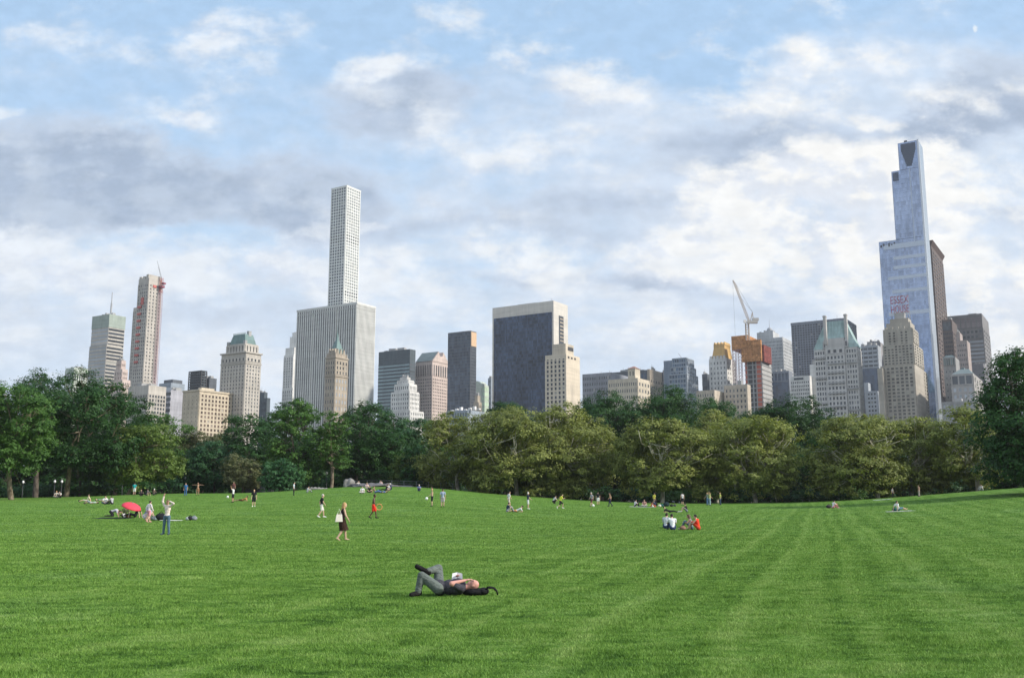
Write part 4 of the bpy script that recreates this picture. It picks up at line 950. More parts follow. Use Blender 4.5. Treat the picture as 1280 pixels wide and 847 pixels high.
# --- pointed hotel with green spire
b = Bld('hotel_tower', 'brown stone hotel tower with pointed green spire before the striped slab', 419.5, 447, 830)
T = b.tier(407, 419.5, 435, 447); b.box(T); zb = b.zpx(420, YB)
b.facade('N', T, zb, b.zpx(420, 471), 4, 7, .4, .5, G_MID, 60, .3); b.facade('W', T, zb, b.zpx(420, 471), 4, 7, .4, .5, G_PALE, 60, .3)
b.facade('N', T, b.zpx(420, 468), T[4]-2, 4, 3, .4, .6, G_DARK, 20, .3); b.facade('W', T, b.zpx(420, 468), T[4]-2, 4, 3, .4, .6, G_DARK, 20, .3)
co = b.mb('cornice'); co.box(T[0]-.7, T[1]+.7, T[2]-.7, T[3]+.7, T[4], T[4]+.9); co.box(T[0]-.7, T[1]+.7, T[2]-.7, T[3]+.7, b.zpx(420, 470), b.zpx(420, 468.6))
w, d = T[1]-T[0], T[3]-T[2]; mx_, my_ = (T[0]+T[1])/2, (T[2]+T[3])/2
U_ = [T[0]+w*.10, T[1]-w*.10, T[2]+d*.1, T[3]-d*.1, b.zpx(420, 441)]; b.box(U_)
zr0, zr1, zs = U_[4], b.zpx(421, 424), b.zpx(421, 404)
rf = b.mb('roof'); rf.frustum((T[0]+w*.14, T[1]-w*.14, T[2]+d*.14, T[3]-d*.14), (mx_-w*.1, mx_+w*.1, my_-d*.1, my_+d*.1), zr0, zr1)
sp = b.mb('spire'); sp.frustum((mx_-w*.08, mx_+w*.08, my_-d*.08, my_+d*.08), (mx_-w*.03, mx_+w*.03, my_-d*.03, my_+d*.03), zr1, zr1+(zs-zr1)*.5); sp.tube([(mx_, my_, zr1+(zs-zr1)*.5), (mx_, my_, zs)], [w*.03, .12], 6)
for k in (.25, .5, .75):
    dm = b.mb('dormer/n%d' % (k*100)); dm.frustum((T[0]+w*k-1.6, T[0]+w*k+1.6, T[2]+d*.08, T[2]+d*.3), (T[0]+w*k-.2, T[0]+w*k+.2, T[2]+d*.08, T[2]+d*.3), zr0-.5, zr0+4.5)
    dm = b.mb('dormer/w%d' % (k*100)); dm.frustum((T[1]-w*.3, T[1]-w*.08, T[2]+d*k-1.6, T[2]+d*k+1.6), (T[1]-w*.3, T[1]-w*.08, T[2]+d*k-.2, T[2]+d*k+.2), zr0-.5, zr0+4.5)
for x in (T[0], T[1]-1.8):
    for y in (T[2], T[3]-1.8): b.mb('corner_turret/%d%d' % (x, y)).frustum((x, x+1.8, y, y+1.8), (x+.7, x+1.1, y+.7, y+1.1), T[4], T[4]+5)
b.finish(TAN, {'cornice': TAN, 'roof': COPPER, 'spire': COPPER, 'dormer': TAN, 'corner_turret': TAN})

# --- dark teal banded tower
b = Bld('office_tower', 'dark teal banded office block with blank dark top', 512.5, 436, 1000)
T = b.tier(473.5, 512.5, 519.5, 436); b.box(T); zb, z1 = b.zpx(512, YB), b.zpx(512, 453)
b.facade('N', T, zb, z1, 1, 18, 1, .52, glassmat('greenish_band_glass', (.17, .25, .27), .1, .35, .7, 0, (3.0, 4.0)), 30, .35, .3, 'window_band', piers=False)
b.facade('W', T, zb, z1, 1, 18, 1, .52, G_MID, 30, .35, .3, 'window_band', piers=False); b.finish(TEAL)
# --- white stepped building in front
b = Bld('apartment_building', 'white stepped ziggurat building in front of the teal and pink towers', 512, 471, 760)
tiers = ((500, 509, 513, 471, 16), (496.5, 510.5, 517.5, 474.5, 11), (493, 511.5, 521, 479, 7), (489, 512, 524, 488.5, 3), (484.5, 512.5, 529.5, 512.5, 0))
prev = None
for i, (xl, xc, xr, yt, dd) in enumerate(tiers):
    T = b.tier(xl, xc, xr, yt, dd); b.box(T); prev = T
    zl = b.zpx(xc, tiers[i+1][3], dd) if i < 4 else b.zpx(xc, YB)
    n = max(1, int((T[4]-zl)/3.6)); b.facade('N', T, zl+.4, T[4]-.8, 5+i, n, .42, .52, G_MID, 100, .3); b.facade('W', T, zl+.4, T[4]-.8, 3+i, n, .42, .52, G_MID, 100, .3)
b.finish(WHITE)
# --- pink granite tower with broken pediment
b = Bld('office_tower', 'pink granite tower with a broken pediment roofline and round notch', 540.5, 451, 1020)
T = b.tier(519.5, 540.5, 561, 451); zb = b.zpx(540, YB); z1, z2 = b.zpx(540, 469), b.zpx(540, 453); b.box(T)
b.facade('N', T, zb, z1-2, 9, 15, .5, .45, G_DARK, 100, .35); b.facade('W', T, zb, z1-2, 9, 15, .5, .45, G_DARK, 60, .35)
b.facade('N', T, z1, z2-2, 9, 1, .5, 1, G_DARK, 60, .5, .6, 'window_strip', bands=False); b.facade('W', T, z1, z2-2, 7, 1, .5, 1, G_MID, 60, .5, .6, 'window_strip', bands=False)
zr = b.zpx(553, 436.5, 20); d = T[3]-T[2]; my_ = (T[2]+T[3])/2; pts = []
r_ = d*.13
cz = T[4]+(zr-T[4])*.66
def slope(y): return T[4]+(zr-T[4])*(1-abs(y-my_)/(d/2))
prof = [(T[2]-.4, T[4]-.1), (my_-r_, slope(my_-r_))]
prof += [(my_-r_*math.cos(k*math.pi/10)*.96, cz-r_*1.05*math.sin(k*math.pi/10)) for k in range(0, 11)]
prof += [(my_+r_, slope(my_+r_)), (T[3]+.4, T[4]-.1)]
pd = b.mb('pediment'); n = len(prof)
def prism_x(mb, prof, x0, x1):
    n = len(prof); mb.add([(x0, y, z) for y, z in prof]+[(x1, y, z) for y, z in prof], [tuple(range(n)), tuple(range(2*n-1, n-1, -1))]+[(i, i+n, (i+1) % n+n, (i+1) % n) for i in range(n)])
prism_x(pd, prof, T[0], T[1]+.5)
b.mb('roof').quad((T[0]+.5, T[2]-.6, T[4]+.4), (T[1]-.5, T[2]-.6, T[4]+.4), (T[1]-.5, my_-r_*1.1, slope(my_-r_*1.1)+.4), (T[0]+.5, my_-r_*1.1, slope(my_-r_*1.1)+.4))
b.finish(PINK, {'pediment': PINK, 'roof': SLATE})
# --- dark glass tower with sunlit corner
b = Bld('office_tower', 'dark grey glass tower with a narrow orange sunlit top corner', 588, 413, 940)
T = b.tier(560, 588, 595.5, 413); b.box(T, mb=b.wall); zb = b.zpx(588, YB)
b.facade('N', T, zb, T[4]-1, 14, 30, .93, .8, glassmat('smoky_curtain_glass', (.060, .075, .105), .25, .7, .3, 0, (2.0, 4.0)), 0, .12, .3, 'glazing')
b.facade('W', T, zb, T[4]-1, 6, 30, .9, .8, G_BLACK, 0, .12, .3, 'glazing')
oc = b.mb('sunlit_patch'); oc.box(T[1]+.2, T[1]+.6, T[2]+1, T[3]-.5, b.zpx(588, 432), T[4]-1)  # orange sunlight on the top corner, painted as a thin coloured slab
b.finish(DGREY, {'sunlit_patch': plain('painted_orange_sunlight', (.58, .40, .25), .45)})
# --- small things in the gap
b = Bld('glass_building', 'pale green glass gable in the gap left of the big sloped dark slab', 602, 480, 1100)
T = b.tier(594, 602, 611, 481); b.box(T); b.wall.frustum((T[0], T[1], T[2], T[3]), (T[0], T[0]+3, T[2], T[3]), T[4], T[4]+5); b.facade('W', T, 40, T[4]-1, 5, 16, .8, .7, glassmat('pale_green_glass', (.45, .58, .42), .15, .2), 0, .15, .3, 'glazing'); b.finish(PALEGREEN)
b = Bld('office_building', 'thin grey slab edge between the green glass gable and the dark slab', 614, 472, 1150)
T = b.tier(610, 614, 617, 472); b.box(T); b.facade('N', T, 40, T[4]-1, 3, 16, .6, .5, G_DARK, 0); b.finish(STEEL)
b = Bld('apartment_building', 'little beige stepped top under the green glass gable', 597, 494, 900)
T = b.tier(593.5, 597, 600.5, 494); b.box(T); T = b.tier(592, 598, 602, 502, -3); b.box(T); b.facade('W', T, 40, T[4]-1, 3, 6, .5, .5, G_DARK, 0); b.finish(TAN)
b = Bld('low_building', 'low blue-grey roofs with rooftop plant just above the plane trees', 585, 512, 640)
T = b.tier(558, 585, 606, 512); b.box(T)
for k in range(7): b.mb('roof_plant').box(T[0]+2+k*3.6, T[0]+3.6+k*3.6, T[2]+2, T[2]+4, T[4], T[4]+.8+.8*(k % 3))
b.facade('N', T, T[4]-14, T[4]-1, 8, 3, .6, .6, G_BLUE, 24); b.finish(STEEL, {'roof_plant': WHITESTEEL})

# --- big slab with dark glass front in a pale travertine frame
b = Bld('office_tower', 'broad pale-framed slab with a sheer dark glass front', 691.8, 375.5, 1030)
T = b.tier(615.6, 691.8, 709.6, 375.5); b.box(T); zb = b.zpx(691, YB)
zg = b.zpx(691, 389.5)
b.mb('glazing').box(T[0]+2.0, T[1]-2.0, T[2]-.35, T[2]-.05, zb, zg)
mu = b.mb('mullion')
for k in range(1, 34):
    z = zb+(zg-zb)*k/34; mu.box(T[0]+2.0, T[1]-2.0, T[2]-.45, T[2]-.36, z-.14, z+.14)
d = T[3]-T[2]
b.mb('glazing/side').box(T[1]+.05, T[1]+.35, T[2]+d*.36, T[2]+d*.68, zb, b.zpx(700, 392))
for k in range(30):
    z = zb+(b.zpx(700, 392)-zb)*k/30; b.mb('spandrel').box(T[1]+.36, T[1]+.6, T[2]+d*.42, T[2]+d*.68, z, z+1.5)
w = T[1]-T[0]
for k in range(1, 10): b.mb('panel_joint').box(T[0]+w*k/10-.06, T[0]+w*k/10+.06, T[2]-.06, T[2]-.01, zg+.5, T[4]-.3)
b.mb('roof_plant').box(T[0]+w*.36, T[0]+w*.66, T[2]+8, T[3]-6, T[4], T[4]+2.2)
b.mb('roof_plant').tube([(T[1]-5, T[2]+5, T[4]), (T[1]-5, T[2]+5, T[4]+4)], .2, 4)
b.finish(wallmat('pale_travertine', (.56, .53, .48), .05, .06), {'glazing': G_SOLOW, 'glazing/side': G_MID, 'mullion': DARKMETAL, 'spandrel': TAN, 'panel_joint': GREY, 'roof_plant': GREY})
for o in b.root.children:
    if o.name.split('.')[0] in ('mullion', 'panel_joint'): o['kind'] = 'stuff'
# --- cream tower before it
b = Bld('apartment_tower', 'cream stone tower with arched dark window strips in front of the dark slab', 707.7, 442, 850)
T = b.tier(681.5, 707.7, 724.7, 442); b.box(T); zb = b.zpx(707, YB); z1 = b.zpx(707, 446)
b.facade('N', T, zb, z1-2, 5, 15, .52, .66, G_DARK, 100, .5, .7)
ar = b.mb('arch'); L = T[1]-T[0]; bw = (L-1.4)/5
for i in range(5):
    c = T[0]+.7+bw*(i+.5); r = bw*.26; n = 8
    vs = [(c+r*math.cos(math.pi*k/n), T[2]-.08, z1-2+r*math.sin(math.pi*k/n)) for k in range(n+1)]
    ar.add(vs, [tuple(range(n+1))])
P_ = b.tier(690.5, 707, 717, 429, 4); b.box(P_, mb=b.mb('penthouse'))
b.mb('vent').box(P_[1]+.05, P_[1]+.3, P_[2]+4, P_[3]-1, b.zpx(710, 436), b.zpx(710, 431.5))
for k in range(3): b.mb('vent').box(T[1]+.05, T[1]+.3, T[2]+3+k*6, T[2]+5.5+k*6, T[4]-3.5, T[4]-1.8)
b.finish(wallmat('cream_precast', (.58, .51, .41), .04, .06), {'arch': G_DARK, 'penthouse': CREAM, 'vent': DARKMETAL})

# --- long low blocks between the slab and the crane
b = Bld('office_building', 'long low blue-grey slab right of the cream arched tower', 764, 465, 900)
T = b.tier(728, 764, 790, 465); b.box(T); b.facade('N', T, b.zpx(764, YB), T[4]-2, 16, 9, .5, .5, G_MID, 0, .2); b.finish(wallmat('blue_grey_brick', (.25, .265, .30)))
b = Bld('office_building', 'dark roofline band behind the small gabled cream tower', 806, 462, 960)
T = b.tier(765, 809, 826, 462); b.box(T); b.facade('N', T, b.zpx(806, YB), T[4]-1.5, 12, 6, .7, .6, G_NAVY, 0, .2); b.finish(DGREY)
b = Bld('office_building', 'plain taupe block just right of the gabled cream tower', 812, 461, 880)
T = b.tier(809, 812, 828, 461); b.box(T); b.facade('W', T, b.zpx(812, YB), T[4]-8, 5, 8, .4, .4, G_MID, 0, .2); b.finish(TAN)
b = Bld('apartment_building', 'cream apartment house with a small red-gabled rooftop tower', 798, 469, 720)
T = b.tier(760, 797, 812, 472); b.box(T); b.facade('N', T, b.zpx(797, YB), T[4]-2, 13, 7, .4, .5, G_MID, 100, .25); b.facade('W', T, b.zpx(797, YB), T[4]-2, 4, 7, .4, .5, G_MID, 100, .25)
U_ = b.tier(785, 794, 800, 460, 3); b.box(U_); b.facade('N', U_, T[4]+1, U_[4]-1, 2, 1, .35, .6, G_DARK, 8, .3)
cxm = (U_[0]+U_[1])/2; cym = (U_[2]+U_[3])/2
b.mb('roof').frustum((U_[0]-.5, U_[1]+.5, U_[2]-.5, U_[3]+.5), (cxm-.6, cxm+.6, cym-.6, cym+.6), U_[4], b.zpx(792, 456))
b.finish(CREAM, {'roof': wallmat('faded_red_tile', (.34, .20, .17))})
b = Bld('office_building', 'grey slab with two thin dark stripes left of the stepped glass block', 838, 464, 900)
T = b.tier(826, 838, 844, 464); b.box(T); b.facade('N', T, b.zpx(838, YB), T[4]-.5, 3, 1, .45, 1, G_NAVY, 8, .3, .3, 'window_strip', bands=False); b.finish(wallmat('warm_grey_stone', (.36, .34, .33)))
b = Bld('glass_building', 'stepped blue-grey glass apartment block with balconies in the middle distance', 857, 446.5, 830)
for xl, xc, xr, yt, dd in ((840, 857.5, 867, 446.5, 8), (838, 858, 869.5, 457, 4), (836, 858, 872, 466, 0)):
    T = b.tier(xl, xc, xr, yt, dd); b.box(T); z0 = b.zpx(xc, YB); n = int((T[4]-z0)/4)
    b.facade('N', T, z0, T[4]-.6, 6, n, .85, .66, G_BLUE, 40, .5); b.facade('W', T, z0, T[4]-.6, 5, n, .8, .66, G_PALE, 40, .5)
T = b.tier(829.5, 842, 850, 450, 24); b.box(T, mb=b.mb('rear_wing')); b.mb('roof_plant').tube([(T[1]+8, T[2]+2, T[4]), (T[1]+4, T[2]+2, T[4]+6)], .25, 4)
b.finish(STEEL, {'rear_wing': wallmat('slate_blue_cladding', (.20, .24, .30)), 'roof_plant': MAST})
b = Bld('office_building', 'small dark sliver of a block left of the gold-topped tower', 883, 467, 1000)
T = b.tier(877.5, 884, 888, 467); b.box(T); b.facade('N', T, 40, T[4]-1, 3, 10, .7, .5, G_DARK, 0); b.finish(DGREY)

# --- pale tower with gilded crown
b = Bld('apartment_tower', 'pale stone tower with a gilded stepped crown beside the crane', 905, 446, 850)
T = b.tier(886, 908, 919.5, 447); b.box(T); zb = b.zpx(905, YB)
b.facade('N', T, zb, T[4]-2, 5, 13, .30, .48, G_MID, 70, .25); b.facade('W', T, zb, T[4]-2, 4, 13, .3, .48, G_MID, 60, .25)
for x in np.linspace(T[0]+1, T[1]-3, 5): b.wall.box(x, x+2, T[2]-.4, T[2]+1, T[4]-3, T[4]+2.4)
w, d = T[1]-T[0], T[3]-T[2]
cn = b.mb('crown'); zc = b.zpx(905, 434, 4)
cn.frustum((T[0]+w*.12, T[1]-w*.10, T[2]+d*.1, T[3]-d*.1), (T[0]+w*.2, T[1]-w*.18, T[2]+d*.18, T[3]-d*.18), T[4], zc)
zt = b.zpx(905, 426.5, 4)
cn.box(T[0]+w*.2, T[1]-w*.18, T[2]+d*.18, T[3]-d*.18, zc, zc+(zt-zc)*.55)
for k in range(4):
    x = T[0]+w*.2+k*w*.62/3.4; cn.frustum((x, x+w*.1, T[2]+d*.18-.3, T[3]-d*.18), (x+w*.03, x+w*.07, T[2]+d*.2, T[3]-d*.22), zc+(zt-zc)*.5, zt)
b.finish(WHITE, {'crown': GOLD})
b = Bld('apartment_building', 'low beige block in front of the gold-topped tower', 905, 488, 660)
T = b.tier(870.5, 893, 906, 487); b.box(T); T2 = b.tier(905, 934, 938, 480, 2); b.box(T2)
zb = b.zpx(905, YB)
b.facade('N', T, zb, T[4]-1.5, 7, 6, .4, .5, G_MID, 50, .25); b.facade('N', T2, zb, T2[4]-2, 6, 7, .4, .5, G_MID, 50, .25); b.finish(wallmat('beige_brick', (.46, .40, .33)))

# --- tower wrapped in orange netting, with luffing crane
b = Bld('construction_tower', 'unfinished concrete tower wrapped in orange netting at the top', 950, 424, 820)
T = b.tier(931, 952, 964, 450); b.box(T); zb = b.zpx(950, YB); zt = T[4]
nf = 14
for k in range(nf):
    z = zb+(zt-zb)*k/nf; b.mb('floor_slab').box(T[0]-.5, T[1]+.5, T[2]-.5, T[3]+.5, z, z+.7)
L = T[1]-T[0]
for k in range(nf):
    z = zb+(zt-zb)*k/nf+.8; z2 = zb+(zt-zb)*(k+1)/nf-.1
    b.mb('red_panel').box(T[1]-L*.30, T[1]-L*.06, T[2]-.45, T[2]-.05, z, z2); b.mb('red_panel').box(T[0]+L*.02, T[0]+L*.12, T[2]-.45, T[2]-.05, z, z2)
    b.mb('opening').box(T[0]+L*.18, T[0]+L*.42, T[2]-.3, T[2]-.05, z, z2)
    b.mb('opening').box(T[0]+L*.5, T[0]+L*.62, T[2]-.3, T[2]-.05, z, z2)
N1 = b.tier(927, 951, 953, 424.5, -2); z0 = b.zpx(950, 451)
on = b.mb('orange_netting'); on.box(N1[0], N1[1], N1[2]-1.0, N1[3]-2, z0, N1[4])
N2 = b.tier(914, 934, 946, 418.5, 8); on.box(N2[0], N2[1], N2[2], N2[3], b.zpx(940, 434), N2[4])
for k in range(9):
    x = N1[0]+(N1[1]-N1[0])*k/8; on.box(x-.15, x+.15, N1[2]-1.3, N1[2]-1.02, z0-1, N1[4]+1)
for k in range(4):
    z = z0+(N1[4]-z0)*k/3; on.box(N1[0], N1[1], N1[2]-1.35, N1[2]-1.03, z-.15, z+.15)
rn = b.mb('red_netting'); N3 = b.tier(951, 953, 962.5, 430.5, -1); rn.box(N3[1]-8, N3[1]+1.0, N3[2]+.5, N3[3], b.zpx(957, 452), N3[4])
hs = b.mb('hoist_mast'); lattice(hs, N2[0]+3, N2[2]-2.5, zb, b.zpx(940, 434), 1.4, 24, .2); lattice(hs, N2[0]+8, N2[2]-2.5, zb, b.zpx(940, 434), 1.4, 24, .2)
b.finish(wallmat('raw_concrete', (.36, .355, .35)), {'floor_slab': GREY, 'red_panel': plain('red_weatherproof_sheet', (.42, .11, .07), .7), 'opening': DARKMETAL, 'orange_netting': ORANGE, 'red_netting': REDNET, 'hoist_mast': plain('mauve_painted_steel', (.40, .25, .27), .6)})
ct = at(934.5, 420, 826)
cr = empty('tower_crane', 'big white luffing crane with raised jib on the orange-netted tower', 'crane', (ct.x, ct.y, ct.z-4), 0, 'construction cranes')
s_ = 826/1212*1.0
def cp(px, py): p = at(px, py, 826); return (p.x-ct.x, 0, p.z-(ct.z-4))
m = MB(); z_cab = cp(936, 404)[2]; lattice(m, 0, 0, 0, z_cab, 1.3, 7, .3); CRANE = plain('cream_painted_steel', (.42, .35, .30), .5)
m.build('mast', CRANE, cr)
m = MB(); a = cp(938, 402); m.box(a[0]-3, a[0]+6, -1.6, 1.6, z_cab, z_cab+2.2); m.box(a[0]+2, a[0]+7, -1.5, 1.5, z_cab+2.3, z_cab+4.6); m.build('machine_deck', plain('grey_painted_steel', (.42, .40, .38), .5), cr)
m = MB(); m.box(-3.4, -1.2, -2.8, -1.0, z_cab+.2, z_cab+2.6); m.build('cab', WHITESTEEL, cr)
m = MB(); j0, j1 = Vector(cp(936, 402)), Vector(cp(915.8, 350)); ax = (j1-j0).normalized(); nx_ = Vector((ax.z, 0, -ax.x))
for o in (-.9, .9):
    m.tube([j0+Vector((0, o, 0)), j0.lerp(j1, .12)+Vector((0, o, 0))+nx_*-.4, j0.lerp(j1, .9)+Vector((0, o*.8, 0)), j1], .19, 4)
    m.tube([j0+nx_*1.0+Vector((0, o, 0)), j0.lerp(j1, .9)+nx_*1.2+Vector((0, o*.8, 0)), j1], .17, 4)
for k in range(22):
    p, q = j0.lerp(j1, k/22), j0.lerp(j1, (k+1)/22)
    for o in (-.85, .85): m.tube([p+Vector((0, o, 0)), q+nx_*1.1+Vector((0, o, 0))], .10, 3, cap=False)
m.build('jib', CRANE, cr)
jib = [o for o in cr.children if o.name.startswith('jib')][0]
m = MB(); ap = Vector(cp(940.5, 390)); m.tube([Vector(cp(938, 402)), ap], .4, 5); m.tube([Vector(cp(942, 401)), ap], .35, 5); m.build('a_frame', CRANE, cr)
m = MB(); m.tube([ap, j0.lerp(j1, .55)+nx_*1.2], .10, 3); m.tube([ap, j0.lerp(j1, .92)+nx_*1.2], .10, 3); m.tube([j1, Vector((j1.x+.4, 0, 4))], .07, 3); m.build('cable', DARKMETAL, jib)

# --- grey art deco tower with domed mast behind
b = Bld('office_tower', 'grey art deco slab with domed rooftop mast behind the orange netting', 978, 413, 1060)
T = b.tier(950, 978, 989.5, 421); b.box(T); T2 = b.tier(946, 966, 974, 414, 8); b.box(T2); zb = b.zpx(978, YB)
b.facade('N', T, zb, T[4]-3, 16, 26, .42, .5, G_MID, 100, .3); b.facade('W', T, zb, T[4]-3, 7, 26, .42, .5, G_MID, 60, .3)
dm = b.mb('dome'); c_ = Vector((T2[1]-6, T2[2]+8, T2[4]+1)); dm.ell(c_+Vector((0, 0, 2)), (Vector((3.2, 0, 0)), Vector((0, 3.2, 0)), Vector((0, 0, 3.2))), 12)
dm.box(c_.x-5, c_.x+5, c_.y-4, c_.y+4, T2[4], T2[4]+2); b.mb('antenna').tube([c_, c_+Vector((0, 0, 14))], [.4, .15], 5)
for k in range(3): dm.box(T2[0]+2+k*5, T2[0]+4+k*5, T2[2]+3, T2[2]+6, T2[4], T2[4]+1.5+(k % 2))
b.finish(wallmat('pale_grey_brick', (.42, .43, .44)), {'dome': MAST, 'antenna': MAST})
b = Bld('glass_building', 'dark blue glass block below the grey art deco slab', 986, 463, 900)
T = b.tier(962, 986, 990.5, 463); b.box(T); zb = b.zpx(986, YB); b.facade('N', T, b.zpx(986, 476), T[4]-1, 5, 1, .7, .8, G_NAVY, 8, .3); b.mb('glazing').box(T[0]+1, T[1]-1, T[2]-.3, T[2]-.05, zb, b.zpx(986, 477)); b.finish(wallmat('slate_cladding', (.21, .23, .27)), {'glazing': G_NAVY})
# --- dark tower behind the green-roofed hotel
b = Bld('office_tower', 'broad dark slab tower with fine pale grid behind the green-roofed apartment house', 1056, 397.5, 940)
T = b.tier(988.8, 1056, 1070, 398); b.box(T); zb = b.zpx(1056, 480)
b.facade('N', T, zb, T[4]-2, 20, 26, .66, .62, glassmat('charcoal_window_glass', (.065, .07, .085), .15, .4), 100, .35, .4); b.facade('W', T, zb, T[4]-2, 8, 26, .6, .6, G_MID, 40, .35); 
b.wall.box(T[0]-.4, T[1]+.4, T[2]-.4, T[3]+.4, T[4]-2, T[4]+.6)
b.finish(wallmat('dark_grid_cladding', (.20, .215, .25)))
b = Bld('apartment_building', 'white grid-fronted low block left of the green-roofed apartment house', 1012, 465, 760)
T = b.tier(987.5, 1012, 1022, 469); b.box(T); U_ = b.tier(1012, 1020, 1026, 455, 4); b.box(U_); zb = b.zpx(1012, YB)
b.facade('N', T, zb, T[4]-3.6, 10, 12, .52, .5, G_DARK, 100, .45); b.mb('louvre').box(T[0]+3, T[1]-5, T[2]-.2, T[2]-.03, T[4]-3.0, T[4]-1.2); b.finish(WHITE, {'louvre': DGREY})

# --- apartment house with steep green copper roof and twin chimneys
b = Bld('apartment_building', 'pale grey apartment house with steep green copper roof and two chimneys', 1070, 432, 690)
T = b.tier(1017.5, 1071, 1076, 433); b.box(T); zb = b.zpx(1070, YB); L = T[1]-T[0]; H = T[4]-zb; d = T[3]-T[2]
HH = glassmat('hotel_window_glass', (.085, .095, .11))
b.facade('N', [T[0], T[0]+L*.27, T[2], T[3], T[4]], zb, T[4]-1, 4, 15, .56, .60, HH, 100, .35); b.facade('N', [T[1]-L*.27, T[1], T[2], T[3], T[4]], zb, T[4]-1, 4, 15, .56, .60, HH, 100, .35)
bay = [T[0]+L*.28, T[1]-L*.28, T[2]-1.2, T[3]-2, b.zpx(1044, 421)]; b.box(bay)
b.facade('N', bay, zb, T[4]-5, 5, 14, .54, .58, HH, 100, .35); b.facade('W', T, zb, T[4]-2, 3, 15, .35, .5, HH, 20, .3)
bl = b.mb('balcony')
for fz, x0, x1 in ((.88, .0, .28), (.80, .30, .72), (.80, .74, 1), (.68, .3, .7), (.62, 0, .28), (.55, .3, .7), (.47, .72, 1), (.42, .28, .72), (.30, 0, .3), (.25, .3, .7), (.2, .72, 1)):
    off = 1.2 if .27 < x0 < .71 else 0
    bl.box(T[0]+L*x0+.4, T[0]+L*x1-.4, T[2]-1.3-off, T[2]-.42-off, zb+H*fz-.35, zb+H*fz+.75)
b.facade('N', bay, T[4]-4, T[4]-.5, 3, 1, .5, .7, G_BLACK, 100, .35)
zr = b.zpx(1044, 399.5, 6)
rf = b.mb('roof'); rf.frustum((T[0]-.4, T[1]+.4, T[2]-.2, T[3]+.2), (T[0]+L*.27, T[1]-L*.27, T[2]+d*.3, T[3]-d*.2), T[4], zr)
gb = b.mb('gable'); gy0, gy1 = T[2]-1.0, T[2]+d*.35; gz_ = b.zpx(1044, 420.5)
gb.box(T[0]+L*.27, T[1]-L*.28, gy0, gy1, T[4]+.1, gz_)
for fx in (.22, .72):
    x0 = T[0]+L*fx; gb.box(x0, x0+L*.09, T[2]-.8, T[2]+d*.3, T[4]+.2, T[4]+5.0); gb.add([(x0, T[2]-.8, T[4]+5), (x0+L*.09, T[2]-.8, T[4]+5), (x0+L*.045, T[2]-.8, T[4]+7.6), (x0, T[2]+d*.3, T[4]+5), (x0+L*.09, T[2]+d*.3, T[4]+5), (x0+L*.045, T[2]+d*.3, T[4]+7.6)], [(0, 1, 2), (5, 4, 3), (0, 2, 5, 3), (1, 4, 5, 2)])
    b.mb('dormer_window').box(x0+L*.03, x0+L*.06, T[2]-1.0, T[2]-.82, T[4]+1.2, T[4]+4.6)
ch = b.mb('chimney')
for px, py in ((1030.5, 394.5), (1056.5, 392.5)):
    p = b.local(at(px, py, b.D+4)); ch.box(p[0]-1.0, p[0]+1.0, p[1]-1, p[1]+1.4, T[4]+2, p[2]); ch.box(p[0]-1.25, p[0]+1.25, p[1]-1.25, p[1]+1.65, p[2]-1.2, p[2]-.4)
b.finish(wallmat('pale_grey_limestone', (.50, .49, .48), .06, .10), {'balcony': GREY, 'roof': wallmat('verdigris_copper', (.32, .43, .42), .15, .25), 'gable': wallmat('pale_gable_stone', (.46, .45, .45)), 'dormer_window': G_BLACK, 'chimney': wallmat('chimney_stone', (.46, .44, .42))})

# --- blue glass block between the two apartment houses
b = Bld('glass_building', 'grey office block with navy glass lower half beside the green-roofed apartment house', 1096, 431, 800)
T = b.tier(1072, 1097, 1101, 431); zm = b.zpx(1096, 459); b.box(T); zb = b.zpx(1096, YB)
b.facade('N', T, zm, T[4]-1, 4, 5, .85, .55, G_MID, 24, .4); b.mb('glazing').box(T[0]+.5, T[1]-.5, T[2]-.5, T[2]-.05, zb, zm-.5)
T2 = b.tier(1083, 1096, 1101, 488, -10); b.box(T2); T3 = b.tier(1080, 1085, 1090, 478, -6); b.box(T3); b.facade('N', T2, zb, T2[4]-1, 3, 8, .6, .45, G_DARK, 24)
b.finish(wallmat('cool_grey_cladding', (.33, .355, .39)), {'glazing': G_NAVY})
b = Bld('office_building', 'plain grey rooftop showing above the navy glass block', 1098, 427, 1000)
T = b.tier(1084, 1098, 1104, 426); b.box(T); b.facade('N', T, T[4]-20, T[4]-4, 5, 4, .6, .5, G_MID, 0); b.finish(wallmat('taupe_grey_cladding', (.33, .32, .34)))

# --- mirrored blue supertall on the right
b = Bld('glass_skyscraper', 'very tall stepped silver-blue glass skyscraper at the right', 1147.3, 174.6, 830)
b.root['category'] = 'tower'
zb = -1
def sky_tier(xl, xc, xr, yt, dd, ybot=None, xcb=None):
    return b.tier(xl, xc, xr, yt, dd)
A = b.tier(1122, 1147.3, 1152.5, 174.8); Bt = b.tier(1113.7, 1147.5, 1153, 208.5, -.4); Cm = b.tier(1098, 1155, 1163, 294.5, -1.0)
z0, z1, z2 = Cm[4], Bt[4], A[4]
dpt = A[3]-A[2]
